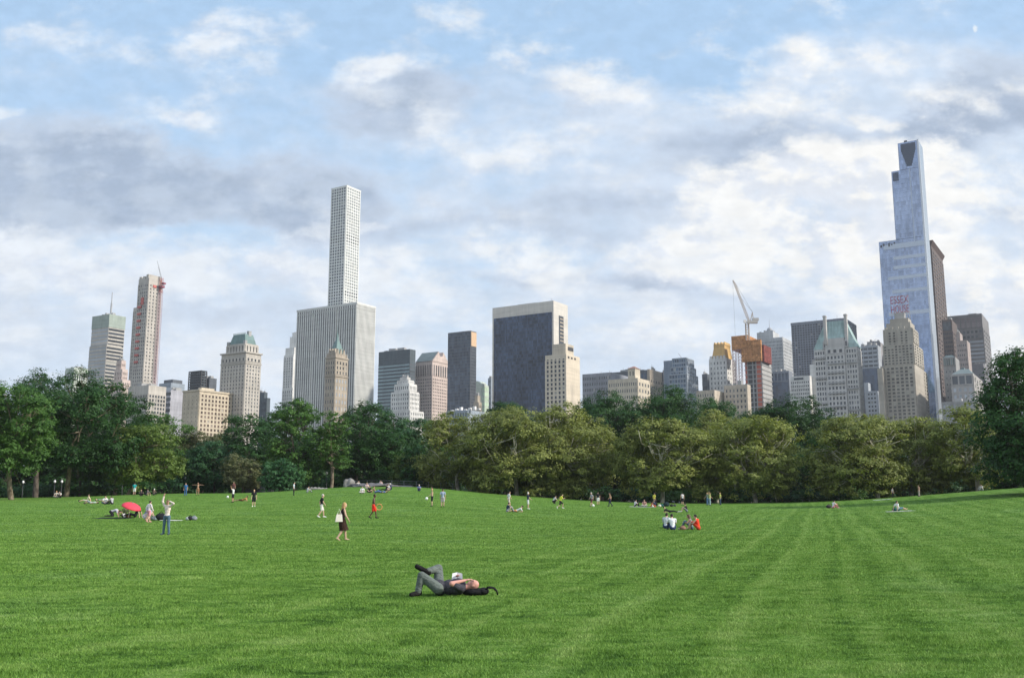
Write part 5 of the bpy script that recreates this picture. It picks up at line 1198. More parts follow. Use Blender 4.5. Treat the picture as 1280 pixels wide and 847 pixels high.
# the west edge of the tower is a smooth vertical curve in the lower half; tiers share one corner line
for T, za in ((Cm, -1), (Bt, z0-1), (A, z1-1)):
    b.wall.box(T[0], A[1], A[2], A[2]+max(dpt, 22), za, T[4])
mu = b.mb('mullion')
def curtain(x0, x1, y, za, zt, part):
    b.mb(part).box(x0+.3, x1-.2, y-.35, y-.02, za, zt)
    n = int((x1-x0)/3.0)
    for k in range(1, n): x = x0+(x1-x0)*k/n; mu.box(x-.04, x+.04, y-.42, y-.36, za, zt)
    nz = int((zt-za)/4.2)
    for k in range(1, nz): z = za+(zt-za)*k/nz; mu.box(x0+.3, x1-.2, y-.41, y-.36, z-.07, z+.07)
y0 = A[2]
zl = b.zpx(1150, 540)
curtain(Cm[0], A[1], y0, zl, z0-.3, 'glazing'); curtain(Bt[0], A[1], y0-.02, z0, z1-.3, 'glazing'); curtain(A[0], A[1], y0-.03, z1, z2-.3, 'glazing')
# crown louvres, shoulder vents, pale mechanical bands and the vertical fin
dk = b.mb('crown_louvre'); Lw = A[1]-A[0]; hh = z2-z1
for k in range(9):
    f = k/8; z_ = z2-1.5-(hh-2)*(.12+.80*f); half = Lw*(.36-.30*max(0, f-.25)); dk.box((A[0]+A[1])/2-half, (A[0]+A[1])/2+half, y0-.62, y0-.5, z_, z_+(hh*.105))
b.mb('shoulder_louvre').box(Bt[0]+1.0, A[0]-1.0, y0-.6, y0-.48, z1-9.5, z1-1.5)
sv = b.mb('pale_band')
for px0, px1, py, h in ((1098, 1147, 303, 4.5), (1112, 1148, 318, 3), (1112, 1149, 330, 3), (1104, 1150, 343, 3), (1110, 1150, 360, 3), (1105, 1140, 388, 3.5)):
    xx0 = b.local(at(px0, py, b.D))[0]; xx1 = A[1]-.4
    zc = b.zpx(1130, py); sv.box(max(xx0, Cm[0]+.5), xx1, y0-.60, y0-.48, zc-h/2, zc+h/2)
sv.box((A[0]+A[1])/2-.35, (A[0]+A[1])/2+.35, y0-.66, y0-.49, z1-72, z1)
vt = b.mb('roof_vent')
for k in range(6): vt.box(Cm[0]+1.2+k*(Bt[0]-Cm[0]-1)/6, Cm[0]+1.2+(k+.6)*(Bt[0]-Cm[0]-1)/6, y0-.62, y0-.48, z0-5.5+(k % 3), z0-3.2+(k % 2))
sd_ = b.mb('side_glazing'); sd_.box(A[1]+.03, A[1]+.4, y0+.4, y0+max(dpt, 22)-.4, zl, z2-.5)
cn = b.mb('corner_fin'); cn.box(A[1]-.9, A[1]+.6, y0-.9, y0+.2, zl, z2+.5)
b.mb('roof_beacon').box(A[0]+5, A[0]+7.5, y0+3, y0+5, z2, z2+2.6)
b.finish(wallmat('blue_grey_spandrel', (.25, .29, .36)), {'glazing': G_CURT, 'mullion': plain('blue_grey_mullion', (.27, .33, .44), .5), 'crown_louvre': plain('dark_blue_louvre', (.075, .095, .14), .6), 'shoulder_louvre': plain('dark_blue_louvre', (.075, .095, .14), .6), 'pale_band': plain('pale_blue_panel', (.50, .56, .66), .35), 'roof_vent': DARKMETAL, 'side_glazing': G_PALE, 'corner_fin': plain('pale_aluminium', (.62, .65, .70), .35, .05), 'roof_beacon': DARKMETAL})
for o in b.root.children:
    if o.name.split('.')[0] == 'mullion': o['kind'] = 'stuff'

# --- brown towers behind it
b = Bld('apartment_tower', 'slim dark brown tower with flaring cornice behind the glass skyscraper', 1166, 303, 930)
T = b.tier(1156, 1163.5, 1178, 302); b.box(T); zb = b.zpx(1166, YB)
b.facade('W', T, zb, T[4]-8, 5, 44, .55, .45, G_MID, 60, .4); b.facade('N', T, zb, T[4]-8, 4, 44, .5, .5, G_DARK, 0, .4)
b.mb('cornice').frustum((T[0], T[1], T[2], T[3]), (T[0]-2, T[1]+2.2, T[2]-2, T[3]+2), T[4]-4, T[4]+1.0)
b.finish(BROWN, {'cornice': wallmat('dark_brown_cornice', (.09, .06, .055))})
b = Bld('apartment_tower', 'dark brown glazed tower with a few lit windows right of the skyscraper', 1190, 398, 800)
T = b.tier(1177, 1189.5, 1196, 399); b.box(T); zb = b.zpx(1190, YB); zm = b.zpx(1190, 414)
b.facade('N', T, zb, zm, 5, 22, .7, .5, G_DARK, 60, .35); b.facade('W', T, zb, zm, 3, 22, .5, .5, G_MID, 40, .35); b.mb('glazing').box(T[0]+.6, T[1]-.6, T[2]-.3, T[2]-.05, zm+1, T[4]-2); b.finish(BROWN, {'glazing': G_BLACK})
b = Bld('apartment_building', 'pinkish brick apartment block with small windows at the right', 1208, 424, 760)
T = b.tier(1195, 1208.5, 1212.5, 425); b.box(T); T2 = b.tier(1195, 1199.5, 1203, 415, 3); b.box(T2); zb = b.zpx(1208, YB)
b.facade('N', T, zb, T[4]-2, 5, 17, .45, .45, G_MID, 80, .3); b.finish(wallmat('rose_brick', (.33, .28, .265)))
b = Bld('office_tower', 'broad grey-brown slab tower with blank panelled top at the far right', 1227, 391.5, 980)
T = b.tier(1180, 1227, 1235.5, 391.5); b.box(T); zb = b.zpx(1227, YB); zm = b.zpx(1227, 410); zm2 = b.zpx(1227, 423)
b.facade('N', T, zm+1, T[4]-3, 7, 1, .8, .9, wallmat('mauve_grey_panel', (.25, .22, .23)), 10, .5, .6, 'blank_panel')
b.facade('N', T, zm2, zm-.5, 9, 2, .6, .5, G_MID, 20, .4); b.facade('N', T, zb, zm2-.5, 1, 22, 1, .5, G_PALE, 24, .4, .5, 'window_band', piers=False); b.facade('W', T, zb, zm, 4, 22, .5, .5, G_MID, 20, .4)
b.finish(wallmat('grey_brown_cladding', (.20, .195, .20)))
b = Bld('office_building', 'plain dark grey block partly hidden behind the big right tree', 1232, 454, 860)
T = b.tier(1214, 1229, 1246, 454); b.box(T); b.facade('W', T, 40, T[4]-3, 5, 12, .4, .4, G_PALE, 20, .3); b.finish(wallmat('charcoal_grey_stone', (.19, .185, .20)))
b = Bld('apartment_building', 'grey stone block with curved glazed green top right of the skyscraper', 1193, 443, 700)
T = b.tier(1178.5, 1194, 1199, 446); b.box(T); zb = b.zpx(1193, YB); b.facade('N', T, b.zpx(1193, 456), T[4]-.5, 5, 1, .6, .9, glassmat('green_grey_glass', (.20, .27, .27)), 10, .5)
b.facade('N', T, zb, b.zpx(1193, 460), 3, 9, .3, .3, G_MID, 20, .2)
b.mb('roof').frustum((T[0], T[1], T[2], T[3]), (T[0]+2, T[1]-2, T[2]+2, T[3]-2), T[4], T[4]+1.8); b.finish(wallmat('stone_grey', (.28, .28, .28)), {'roof': SLATE})
b = Bld('apartment_building', 'stepped stone house with grey mansard roof above the right plane trees', 1215, 465, 650)
T = b.tier(1188, 1216, 1228, 466); b.box(T); zb = b.zpx(1215, YB)
b.facade('N', T, b.zpx(1215, 480), T[4]-1, 3, 1, .8, .85, G_MID, 10, .4); b.facade('N', T, zb, b.zpx(1215, 482), 4, 6, .5, .55, G_PALE, 60, .3); b.facade('W', T, zb, T[4]-2, 4, 8, .3, .5, G_DARK, 40, .3)
w, d = T[1]-T[0], T[3]-T[2]
b.mb('roof').frustum((T[0]+.6, T[1]-.6, T[2]+.6, T[3]-.6), (T[0]+w*.3, T[1]-w*.3, T[2]+d*.3, T[3]-d*.3), T[4], b.zpx(1215, 457)); b.mb('roof').box(T[0]+w*.35, T[0]+w*.5, T[2]+d*.3, T[2]+d*.5, T[4], b.zpx(1215, 455))
b.finish(wallmat('grey_ashlar', (.34, .325, .315)), {'roof': SLATE})
b = Bld('apartment_building', 'low grey stone row at the foot of the glass skyscraper', 1205, 500, 610)
T = b.tier(1177, 1222, 1236, 500); b.box(T); b.facade('N', T, b.zpx(1205, YB), T[4]-1, 10, 4, .4, .5, G_PALE, 40, .3); b.finish(wallmat('weathered_limestone', (.33, .325, .32)))

# --- hotel with rooftop lettering
b = Bld('hotel_building', 'tan stepped hotel with a red rooftop letter sign before the glass skyscraper', 1141, 407, 665)
zb = b.zpx(1141, YB)
HS = wallmat('warm_tan_limestone', (.365, .335, .29)); HG = glassmat('hotel_pane_glass', (.11, .11, .105))
top = b.tier(1112, 1135, 1139, 397, 10); b.box(top)
t1 = b.tier(1107.5, 1137.5, 1143, 402, 6); b.box(t1)
main = b.tier(1103.5, 1140.5, 1147, 409, 2); b.box(main)
low = b.tier(1100.5, 1142, 1158, 455, 0); b.box(low)
mid = b.tier(1103, 1141.5, 1153, 428, 1); b.box(mid)
b.facade('N', main, b.zpx(1141, 454), main[4]-2, 7, 12, .62, .62, HG, 100, .45); b.facade('W', main, b.zpx(1141, 427), main[4]-1, 3, 4, .4, .5, HG, 100, .45)
b.facade('W', mid, b.zpx(1141, 454), mid[4]-1, 4, 7, .5, .56, HG, 100, .4); b.facade('N', mid, b.zpx(1141, 454), mid[4]-1, 8, 7, .58, .58, HG, 100, .4)
b.facade('N', low, zb, low[4]-1, 7, 17, .62, .62, HG, 100, .45); b.facade('W', low, zb, low[4]-1, 6, 17, .5, .56, HG, 100, .45)
for k in range(5):
    x = main[0]+(main[1]-main[0])*(k+.3)/5; b.wall.box(x, x+1.6, main[2]-.5, main[2]+1, main[4]-12, main[4]+1.4)
wg = b.tier(1096.5, 1103, 1106, 460, 4); b.box(wg)
fr = b.mb('sign_frame')
zA = top[4]; 
sx0 = b.local(at(1108.5, 384, b.D+6))[0]; sx1 = b.local(at(1133.5, 384, b.D+6))[0]; sy = top[2]+4
zS0, zS1 = b.zpx(1121, 388, 6), b.zpx(1121, 366, 6)
for k in range(8):
    x = sx0+(sx1-sx0)*k/7; fr.tube([(x, sy, zA), (x, sy, zS1)], .12, 4); fr.tube([(x, sy+4, zA), (x, sy, zS0+3)], .12, 4)
for k in range(4): z = zS0+(zS1-zS0)*k/3; fr.tube([(sx0, sy+.1, z), (sx1, sy+.1, z)], .12, 4)
b.mb('penthouse').box(top[0]+3, top[1]-3, top[2]+3, top[3]-3, zA, b.zpx(1121, 388, 8))
b.finish(HS, {'sign_frame': MAST, 'penthouse': wallmat('grey_penthouse', (.40, .385, .37))})
REDL = plain('red_sign_letters', (.36, .05, .075), .5, .05)
def letters(txt, z, parent):
    cu = bpy.data.curves.new('lettering', 'FONT'); cu.body = txt; cu.align_x = 'CENTER'; cu.align_y = 'CENTER'; cu.size = 1; cu.extrude = .03; cu.offset = -.012
    o = bpy.data.objects.new('tmp_text', cu); COL.objects.link(o)
    dg = bpy.context.evaluated_depsgraph_get(); me = bpy.data.meshes.new_from_object(o.evaluated_get(dg))
    bpy.data.objects.remove(o); 
    n = len(me.vertices); co = np.empty(n*3, np.float32); me.vertices.foreach_get('co', co); co = co.reshape(-1, 3)
    wd = co[:, 0].max()-co[:, 0].min(); ht = co[:, 1].max()-co[:, 1].min()
    W_, H_ = (sx1-sx0), (zS1-zS0)*.42
    x = (co[:, 0]-co[:, 0].mean())/wd*W_; y = co[:, 1]/ht*H_; zd = co[:, 2]*8
    x = (co[:, 0]-(co[:, 0].max()+co[:, 0].min())/2)/wd*W_; y = (co[:, 1]-(co[:, 1].max()+co[:, 1].min())/2)/ht*H_
    new = np.stack([x+(sx0+sx1)/2, -zd+sy-.5, y+z], -1).astype(np.float32); me.vertices.foreach_set('co', new.ravel()); me.update()
    return link('sign_lettering', me, REDL, parent)
letters('ESSEX', zS1-(zS1-zS0)*.22, b.parts['sign_frame']); letters('HOUSE', zS0+(zS1-zS0)*.24, b.parts['sign_frame'])
# ---------------------------------------------------------------- trees
def leafmat(name, col, hi, trans=.30):
    m, nt, out = new_mat(name)
    at_ = nt.node('ShaderNodeAttribute', attribute_name='tint')
    geo = nt.node('ShaderNodeNewGeometry'); oi = nt.node('ShaderNodeObjectInfo')
    r = nt.m('ADD', nt.m('MULTIPLY', geo.outputs['Random Per Island'], .55), nt.m('MULTIPLY', at_.outputs['Fac'], .45))
    c = nt.mix(r, col, hi)
    k = nt.step(oi.outputs['Random'], 0, 1, .88, 1.12, smooth=False)
    c = nt.mix(1.0, c, nt.comb(k, k, k), 'MULTIPLY')
    d = nt.node('ShaderNodeBsdfPrincipled', {'Base Color': c, 'Roughness': .55, 'Specular IOR Level': .25}); t = nt.node('ShaderNodeBsdfTranslucent', {'Color': nt.mix(1.0, c, (1.25, 1.3, .7), 'MULTIPLY')})
    mx = nt.node('ShaderNodeMixShader', {0: trans}); nt.l.new(d.outputs[0], mx.inputs[1]); nt.l.new(t.outputs[0], mx.inputs[2]); nt.l.new(mx.outputs[0], out.inputs[0])
    return m
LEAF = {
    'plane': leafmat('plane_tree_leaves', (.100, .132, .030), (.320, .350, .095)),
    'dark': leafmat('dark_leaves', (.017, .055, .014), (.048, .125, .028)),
    'mid': leafmat('green_leaves', (.036, .095, .018), (.095, .190, .036)),
    'light': leafmat('yellow_green_leaves', (.070, .115, .022), (.150, .220, .045)),
    'pale': leafmat('pale_olive_leaves', (.080, .095, .040), (.170, .180, .080)),
    'blue': leafmat('bluish_green_leaves', (.024, .078, .030), (.058, .145, .052)),
}
def barkmat(name, a, b, sc):
    m, nt, out = new_mat(name); tc = nt.node('ShaderNodeTexCoord').outputs['Object']
    n = nt.noise(nt.vm('MULTIPLY', tc, (1, 1, .45)), sc, 4, .65)
    principled(nt, out, nt.mix(nt.step(n, .40, .58), a, b), .9, .15); return m
BARK = barkmat('dark_bark', (.050, .042, .034), (.13, .11, .09), 2.5)
PBARK = barkmat('mottled_plane_bark', (.26, .235, .185), (.56, .53, .45), 1.6)
BROWNBARK = barkmat('brown_bark', (.10, .08, .055), (.23, .19, .14), 2.0)

def leaf_mesh(name, lobes, leaf, cover, mat, rng, flat=.0, under=.45):
    """lobes: (cx,cy,cz, rx,ry,rz, tint). Small leaf sprays scattered through the volume of every lobe."""
    Pn, Nn, Tn = [], [], []
    for (cx, cy, cz, rx, ry, rz, tint) in lobes:
        r = (rx*ry*rz)**(1/3)
        n = int(4*math.pi*r*r*cover/(leaf*leaf))
        ns = max(6, int(10 + r*7))
        d = rng.normal(size=(ns, 3)); d /= np.linalg.norm(d, axis=1)[:, None]
        d = d[(d[:, 2] > -.35) | (rng.random(ns) < under)]
        if len(d) < 3: continue
        rad = rng.uniform(.55, 1.0, len(d))**.6
        k = rng.integers(0, len(d), n)
        sg = rng.uniform(.11, .23, len(d))
        off = d[k]*rad[k][:, None] + rng.normal(size=(n, 3))*sg[k][:, None]*np.array([1, 1, .75])
        Pn.append(np.array([cx, cy, cz]) + off*np.array([rx, ry, rz]))
        nn = off*.9 + np.array([0, -.05, .75]) + rng.normal(size=(n, 3))*.36
        Nn.append(nn/np.linalg.norm(nn, axis=1)[:, None])
        st = rng.uniform(-.25, .25, len(d))
        Tn.append(np.clip(tint + st[k] + rng.uniform(-.1, .1, n), 0, 1))
    P_ = np.concatenate(Pn); N_ = np.concatenate(Nn); T_ = np.concatenate(Tn); n = len(P_)
    a = np.cross(N_, rng.normal(size=(n, 3))); a /= np.linalg.norm(a, axis=1)[:, None]; b = np.cross(N_, a)
    s = leaf*rng.uniform(.55, 1.25, n)[:, None]
    A, B = a*s*.62, b*s*.40
    v = np.stack([P_-A, P_+B-A*.1, P_+A, P_-B+A*.15], 1).reshape(-1, 3).astype(np.float32)
    me = bpy.data.meshes.new(name); me.vertices.add(4*n); me.loops.add(4*n); me.polygons.add(n)
    me.vertices.foreach_set('co', v.ravel()); me.loops.foreach_set('vertex_index', np.arange(4*n, dtype=np.int32))
    me.polygons.foreach_set('loop_start', np.arange(0, 4*n, 4, dtype=np.int32)); me.update(calc_edges=True)
    at_ = me.attributes.new('tint', 'FLOAT', 'FACE'); at_.data.foreach_set('value', T_.astype(np.float32))
    me.materials.append(mat); return me

def curve(p, q, bend, n=6):
    p, q = Vector(p), Vector(q); c = (p+q)/2 + Vector(bend)
    return [(p*(1-t)**2 + c*(2*t*(1-t)) + q*t*t) for t in [i/n for i in range(n+1)]]

NLEAF = [0]
def tree(kind, tpx, xl, xr, yt, yb, D, label, group='trees along the meadow edge', leaf=.28, cover=1.2, nl=None, lean=0.0, bare=0.0, name=None, bark=None, open_=0.0, fork=.28):
    rng = np.random.default_rng(int(tpx*7+D*13+yt) & 0xffff)
    X0 = at(tpx, 600, D).x; z0 = gz(X0, D)-.1
    xL, xR = at(xl-5, yt, D).x, at(xr+5, yt, D).x
    zt = at(tpx, yt, D).z; zb = at(tpx, yb, D).z
    cx, a = (xL+xR)/2 - X0, (xR-xL)/2; H = zt-z0; hb = zb-z0
    b_ = min(a*.9, 11.0); cz = hb+(H-hb)*.42; up, dn = H-cz, cz-hb
    nm = name or {'plane': 'plane_tree', 'dark': 'oak_tree', 'mid': 'elm_tree', 'light': 'maple_tree', 'pale': 'ash_tree', 'blue': 'linden_tree'}[kind]
    root = empty(nm, label, 'tree', (X0, D, z0), 0, group)
    # lobes
    lobes = []; n = int((nl or int(18 + a*2.6))*1.5)
    tries = 0
    while len(lobes) < n and tries < n*30:
        tries += 1
        d = rng.normal(size=3); d /= np.linalg.norm(d)
        if d[2] < -.9: continue
        if open_ and d[1] < -.45 and d[2] < .35 and rng.random() < open_: continue
        r = a*rng.uniform(.20, .36) if rng.random() < .75 else a*rng.uniform(.12, .2)
        r = min(max(r, 1.0), 3.6)
        rho = rng.uniform(.80, 1.04) if rng.random() < .8 else rng.uniform(.35, .7)
        v = up if d[2] > 0 else dn
        sq = 1.0/max(abs(d[0])**2.4+abs(d[1])**2.4+abs(d[2])**2.4, 1e-3)**(1/2.4)
        p = np.array([cx + d[0]*sq*(a-r*.55)*rho, d[1]*sq*(b_-r*.55)*rho, cz + d[2]*sq*max(v-r*.6, .3)*rho])
        if any(np.linalg.norm(p-np.array(l[:3])) < .62*min(r, l[3]) for l in lobes): continue
        fl = rng.uniform(.62, .95) if kind in ('plane', 'light', 'mid') else rng.uniform(.75, 1.05)
        lobes.append((*p, r*rng.uniform(.95, 1.25), r*rng.uniform(.95, 1.2), r*fl, float(np.clip(.5+rng.normal()*.22, 0, 1))))
    # drooping skirt round the lower crown
    for k in range(int(n*.36)):
        th = rng.uniform(0, 2*np.pi); r = min(max(a*rng.uniform(.16, .28), 1.0), 3.0); q = rng.uniform(.55, .95)
        lobes.append((cx+math.cos(th)*(a-r*.5)*q, math.sin(th)*(b_-r*.5)*q, hb+(H-hb)*rng.uniform(.05, .26), r*1.15, r*1.1, r*rng.uniform(.7, 1.0), float(np.clip(.4+rng.normal()*.2, 0, 1))))
    me = leaf_mesh('crown', lobes, leaf, cover, LEAF[kind], rng, under=.55)
    NLEAF[0] += len(me.polygons)
    link('crown', me, None, root)
    # trunk and limbs
    mb = MB(); tr = max(.16, H*.020*(1.15 if kind == 'plane' else 1)); hf = max(hb*.8, H*fork)
    top = Vector((cx*.25+lean, 0, hf))
    mb.tube(curve((0, 0, -.3), top, (rng.normal()*.2, 0, 0), 5), list(np.linspace(tr*1.15, tr*.8, 6)), 8)
    L = sorted(lobes, key=lambda l: -l[3]); mains = []
    for l in L:
        d = Vector(l[:3])-top
        if d.length < 1.5: continue
        if all(d.angle(m-top) > .5 for m, _ in mains) and len(mains) < 7:
            c = curve(top, l[:3], (d.x*-.05, d.y*-.05, -abs(d.length)*.06+rng.normal()*.5), 7)
            c = [p + (Vector(rng.normal(size=3))*.14*d.length/6 if 0 < i < 7 else Vector()) for i, p in enumerate(c)]
            mb.tube(c, list(np.linspace(tr*.55, tr*.12, 8)), 6); mains.append((Vector(l[:3]), c))
    for l in L:
        if not mains: break
        e = Vector(l[:3]); m = min(mains, key=lambda mm: min((p-e).length for p in mm[1][1:6])); s_ = min(m[1][1:6], key=lambda p: (p-e).length)
        if (s_-e).length < .6: continue
        mb.tube(curve(s_, e, (0, 0, -.1*(s_-e).length), 4), list(np.linspace(tr*.26, tr*.07, 5)), 5)
        for _ in range(2):
            q = e+Vector(rng.normal(size=3))*l[3]*.5; mb.tube([e.lerp(s_, .4), q], [tr*.12, tr*.04], 4)
    if kind == 'plane':      # limbs that show on the near side of the crown
        for k in range(9):
            th = rng.uniform(-1.15, 1.15); e = Vector((cx+a*.82*math.sin(th), -b_*.80*math.cos(th)-.3, hb+(H-hb)*rng.uniform(.22, .72)))
            st = top if k < 4 else (mains[k % len(mains)][1][2] if mains else top)
            c = curve(st, e, (0, -.9, -.08*(e-st).length), 8); c = [p+(Vector(rng.normal(size=3))*.22 if 0 < i < 8 else Vector()) for i, p in enumerate(c)]
            mb.tube(c, list(np.linspace(tr*.42, tr*.10, 9)), 6)
            for _ in range(2):
                i = int(rng.integers(3, 8)); q = c[i]+Vector((rng.normal()*1.6, -.5+rng.normal()*.4, rng.uniform(.6, 2.4))); mb.tube([c[i], (c[i]+q)/2+Vector((0, -.2, -.15)), q], [tr*.2, tr*.12, tr*.05], 5)
    bk = bark or (PBARK if kind == 'plane' else BARK)
    mb.build('trunk', bk, root, smooth=True)
    return root

T_ = 'trees along the meadow edge'
tree('mid', 17, -62, 62, 470, 590, 126, 'tall green tree with drooping foliage at the far left edge', cover=1.2, bark=BROWNBARK)
tree('dark', 84, 40, 166, 466, 588, 140, 'big dark spreading tree with a thick brown trunk left of the red umbrella', cover=1.1, open_=.3, bark=BROWNBARK)
tree('dark', 46, 2, 98, 463, 570, 168, 'dark tall tree with an airy top behind the far left trees', cover=.8)
tree('dark', 145, 112, 192, 492, 590, 172, 'dark tree behind the bright yellow-green tree at left')
tree('light', 158, 138, 230, 523, 604, 146, 'bright yellow-green tree with forked pale trunk beyond the red umbrella', open_=.25, bark=BROWNBARK, lean=1.0)
tree('mid', 203, 160, 243, 511, 600, 182, 'rounded green tree behind the bright yellow-green tree')
tree('mid', 100, 75, 132, 540, 600, 176, 'green tree in the shade between the two left trunks')
tree('pale', 254, 226, 292, 538, 602, 186, 'hazy olive tree below the cream apartment house')
tree('blue', 268, 233, 300, 552, 611, 160, 'low bushy dark green tree below the cream apartment house')
tree('pale', 303, 283, 322, 566, 609, 154, 'slim thin olive tree at the left of the grey rocks', cover=.8)
tree('dark', 318, 282, 352, 514, 604, 176, 'dense dark round tree below the copper-roofed hotel')
tree('blue', 349, 331, 374, 574, 612, 150, 'small bluish-green tree standing in front of the tall green trees')
tree('dark', 362, 332, 392, 496, 604, 188, 'dark tree half hidden behind the tallest green tree')
tree('mid', 370, 341, 401, 499, 606, 158, 'tallest leafy green tree left of the mound', nl=46)
tree('mid', 414, 395, 438, 505, 588, 157, 'narrow green tree with clean visible trunk on the mound', bark=BROWNBARK)
tree('dark', 445, 418, 500, 499, 602, 174, 'broad dark green tree behind the boulder')
tree('blue', 486, 452, 534, 507, 600, 180, 'blue-green tree behind the flat rock outcrop', open_=.4)
tree('mid', 528, 490, 566, 519, 600, 190, 'pale green tree filling the dip right of the rock outcrop')
tree('light', 503, 493, 514, 566, 606, 168, 'little sunlit yellow-green sapling behind the outcrop', cover=.9, leaf=.34)
tree('dark', 521, 506, 541, 556, 610, 166, 'dark low tree right of the outcrop')
tree('plane', 573, 526, 612, 516, 611, 160, 'leftmost olive plane tree with a leaning pale limb', open_=.35)
tree('dark', 630, 596, 672, 498, 600, 196, 'dark round tree showing over the plane trees below the big dark slab')
tree('plane', 646, 576, 700, 509, 612, 154, 'broad olive plane tree left in the central clump of planes', open_=.45, nl=48)
tree('plane', 700, 648, 766, 506, 616, 158, 'broad olive plane tree right in the central clump with fan of pale limbs', open_=.5, nl=48)
tree('dark', 752, 712, 800, 490, 605, 196, 'dark green tree behind and right of the central plane clump')
tree('dark', 822, 768, 872, 480, 600, 200, 'largest dark green tree behind the plane with a white forked trunk', nl=46)
tree('plane', 827, 774, 888, 521, 614, 150, 'olive plane tree with white forked branches behind the seated picnic group', open_=.5, nl=44)
tree('plane', 895, 862, 930, 512, 610, 172, 'slightly smaller plane tree standing between two larger planes', open_=.3)
tree('plane', 944, 880, 990, 515, 616, 150, 'olive plane tree with brown base and pale limbs behind the two standing walkers', open_=.5, nl=46)
tree('dark', 900, 858, 940, 495, 600, 204, 'dark green tree below the gold-topped tower')
tree('dark', 985, 928, 1048, 489, 612, 186, 'big dark green tree below the dark grid slab tower', nl=46)
tree('dark', 1020, 985, 1052, 560, 618, 172, 'deep green low tree in the gap left of the right plane trees')
tree('plane', 1097, 1009, 1128, 516, 614, 145, 'wide olive plane tree with grey trunks below the pale apartment house', open_=.5, nl=52)
tree('plane', 1138, 1088, 1186, 517, 616, 150, 'olive plane tree with slim pale trunk below the red letter sign', open_=.4, nl=40)
tree('plane', 1221, 1168, 1248, 504, 606, 143, 'plane tree with a curved white limb beside the big right tree', open_=.5, nl=40)
tree('dark', 1296, 1224, 1372, 428, 606, 112, 'huge dark tree cut by the right edge', nl=60, bark=BROWNBARK)
tree('dark', 1262, 1236, 1330, 536, 612, 150, 'dark green low tree under the huge right tree')
BK = 'dark woodland trees behind the meadow edge'
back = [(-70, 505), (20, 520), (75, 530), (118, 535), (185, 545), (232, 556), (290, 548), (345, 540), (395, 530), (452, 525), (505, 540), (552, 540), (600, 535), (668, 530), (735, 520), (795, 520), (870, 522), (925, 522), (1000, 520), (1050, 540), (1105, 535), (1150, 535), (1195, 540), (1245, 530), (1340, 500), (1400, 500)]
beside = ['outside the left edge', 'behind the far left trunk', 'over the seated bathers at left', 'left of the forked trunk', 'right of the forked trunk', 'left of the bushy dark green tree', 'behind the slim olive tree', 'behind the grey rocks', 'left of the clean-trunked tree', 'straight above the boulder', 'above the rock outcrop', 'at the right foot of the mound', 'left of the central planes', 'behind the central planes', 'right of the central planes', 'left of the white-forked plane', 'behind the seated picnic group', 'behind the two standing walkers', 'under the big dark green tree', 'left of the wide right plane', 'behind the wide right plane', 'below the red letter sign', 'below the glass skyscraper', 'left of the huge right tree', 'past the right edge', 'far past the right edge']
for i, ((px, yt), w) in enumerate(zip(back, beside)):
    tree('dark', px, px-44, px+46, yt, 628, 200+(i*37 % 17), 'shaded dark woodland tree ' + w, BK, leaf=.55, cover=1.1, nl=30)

def bush(kind, px, wpx, hpx, D, label, group='dark shrubs under the trees'):
    rng = np.random.default_rng(int(px*3+D) & 0xffff)
    p = at(px, 615, D); z0 = gz(p.x, D); w = wpx/F_PX*D; h = hpx/F_PX*D
    root = empty('shrub', label, 'shrub', (p.x, D, z0), 0, group)
    lobes = []
    for k in range(11):
        x = rng.uniform(-.5, .5)*w; r = h*rng.uniform(.28, .42); lobes.append((x, rng.uniform(-1.2, 1.2), rng.uniform(.25, .68)*h*(1-.5*abs(x/w)), r*1.5, r*1.2, r, rng.random()))
    me = leaf_mesh('foliage', lobes, .30, 1.2, LEAF[kind], rng); link('foliage', me, None, root)
    mb = MB()
    for l in lobes: mb.tube([(l[0]*.3, l[1]*.3, -.1), l[:3]], [.05, .02], 4)
    mb.build('stem', BARK, root)
near = ['at the far left edge', 'behind the lilac sitter', 'left of the thick brown trunk', 'right of the thick brown trunk', 'left of the pale forked trunk', 'right of the pale forked trunk', 'behind the arms-out person', 'below the bushy tree', 'left of the slim olive tree', 'left of the grey rocks', 'behind the bluish small tree', 'left of the mound path', 'left of the boulder', 'behind the boulder', 'behind the outcrop sitters', 'right of the outcrop', 'at the mound right shoulder', 'below the leftmost plane', 'left of the central clump', 'in the central clump shade', 'behind the yellow-shirted player', 'right of the central clump', 'behind the bare-chested walker', 'behind the picnic group', 'behind the white-shirted stander', 'behind the two walkers', 'right of the brown-based plane', 'in the gap of the planes', 'left of the wide right plane', 'under the wide right plane', 'right of the grey trunks', 'below the letter sign', 'below the curved white limb', 'under the huge right tree', 'at the right edge']
for i, w in enumerate(near):
    px = -15 + i*38.2; k = ['dark', 'blue', 'dark', 'mid', 'dark'][i % 5]
    bush(k, px, 52, 15+(i*7 % 9), 170+(i*11 % 9), {'dark': 'dark low shrub ', 'blue': 'bluish-green low shrub ', 'mid': 'leafy green low shrub '}[k] + w)
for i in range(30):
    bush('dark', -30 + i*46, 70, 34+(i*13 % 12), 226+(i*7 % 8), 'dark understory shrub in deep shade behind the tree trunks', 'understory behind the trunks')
bush('dark', 1022, 60, 17, 156, 'wide dark shrub bank in the gap left of the right planes', None)
bush('plane', 693, 62, 26, 152, 'low olive shrub under the fan-limbed central plane', None)
print('leaves', NLEAF[0])

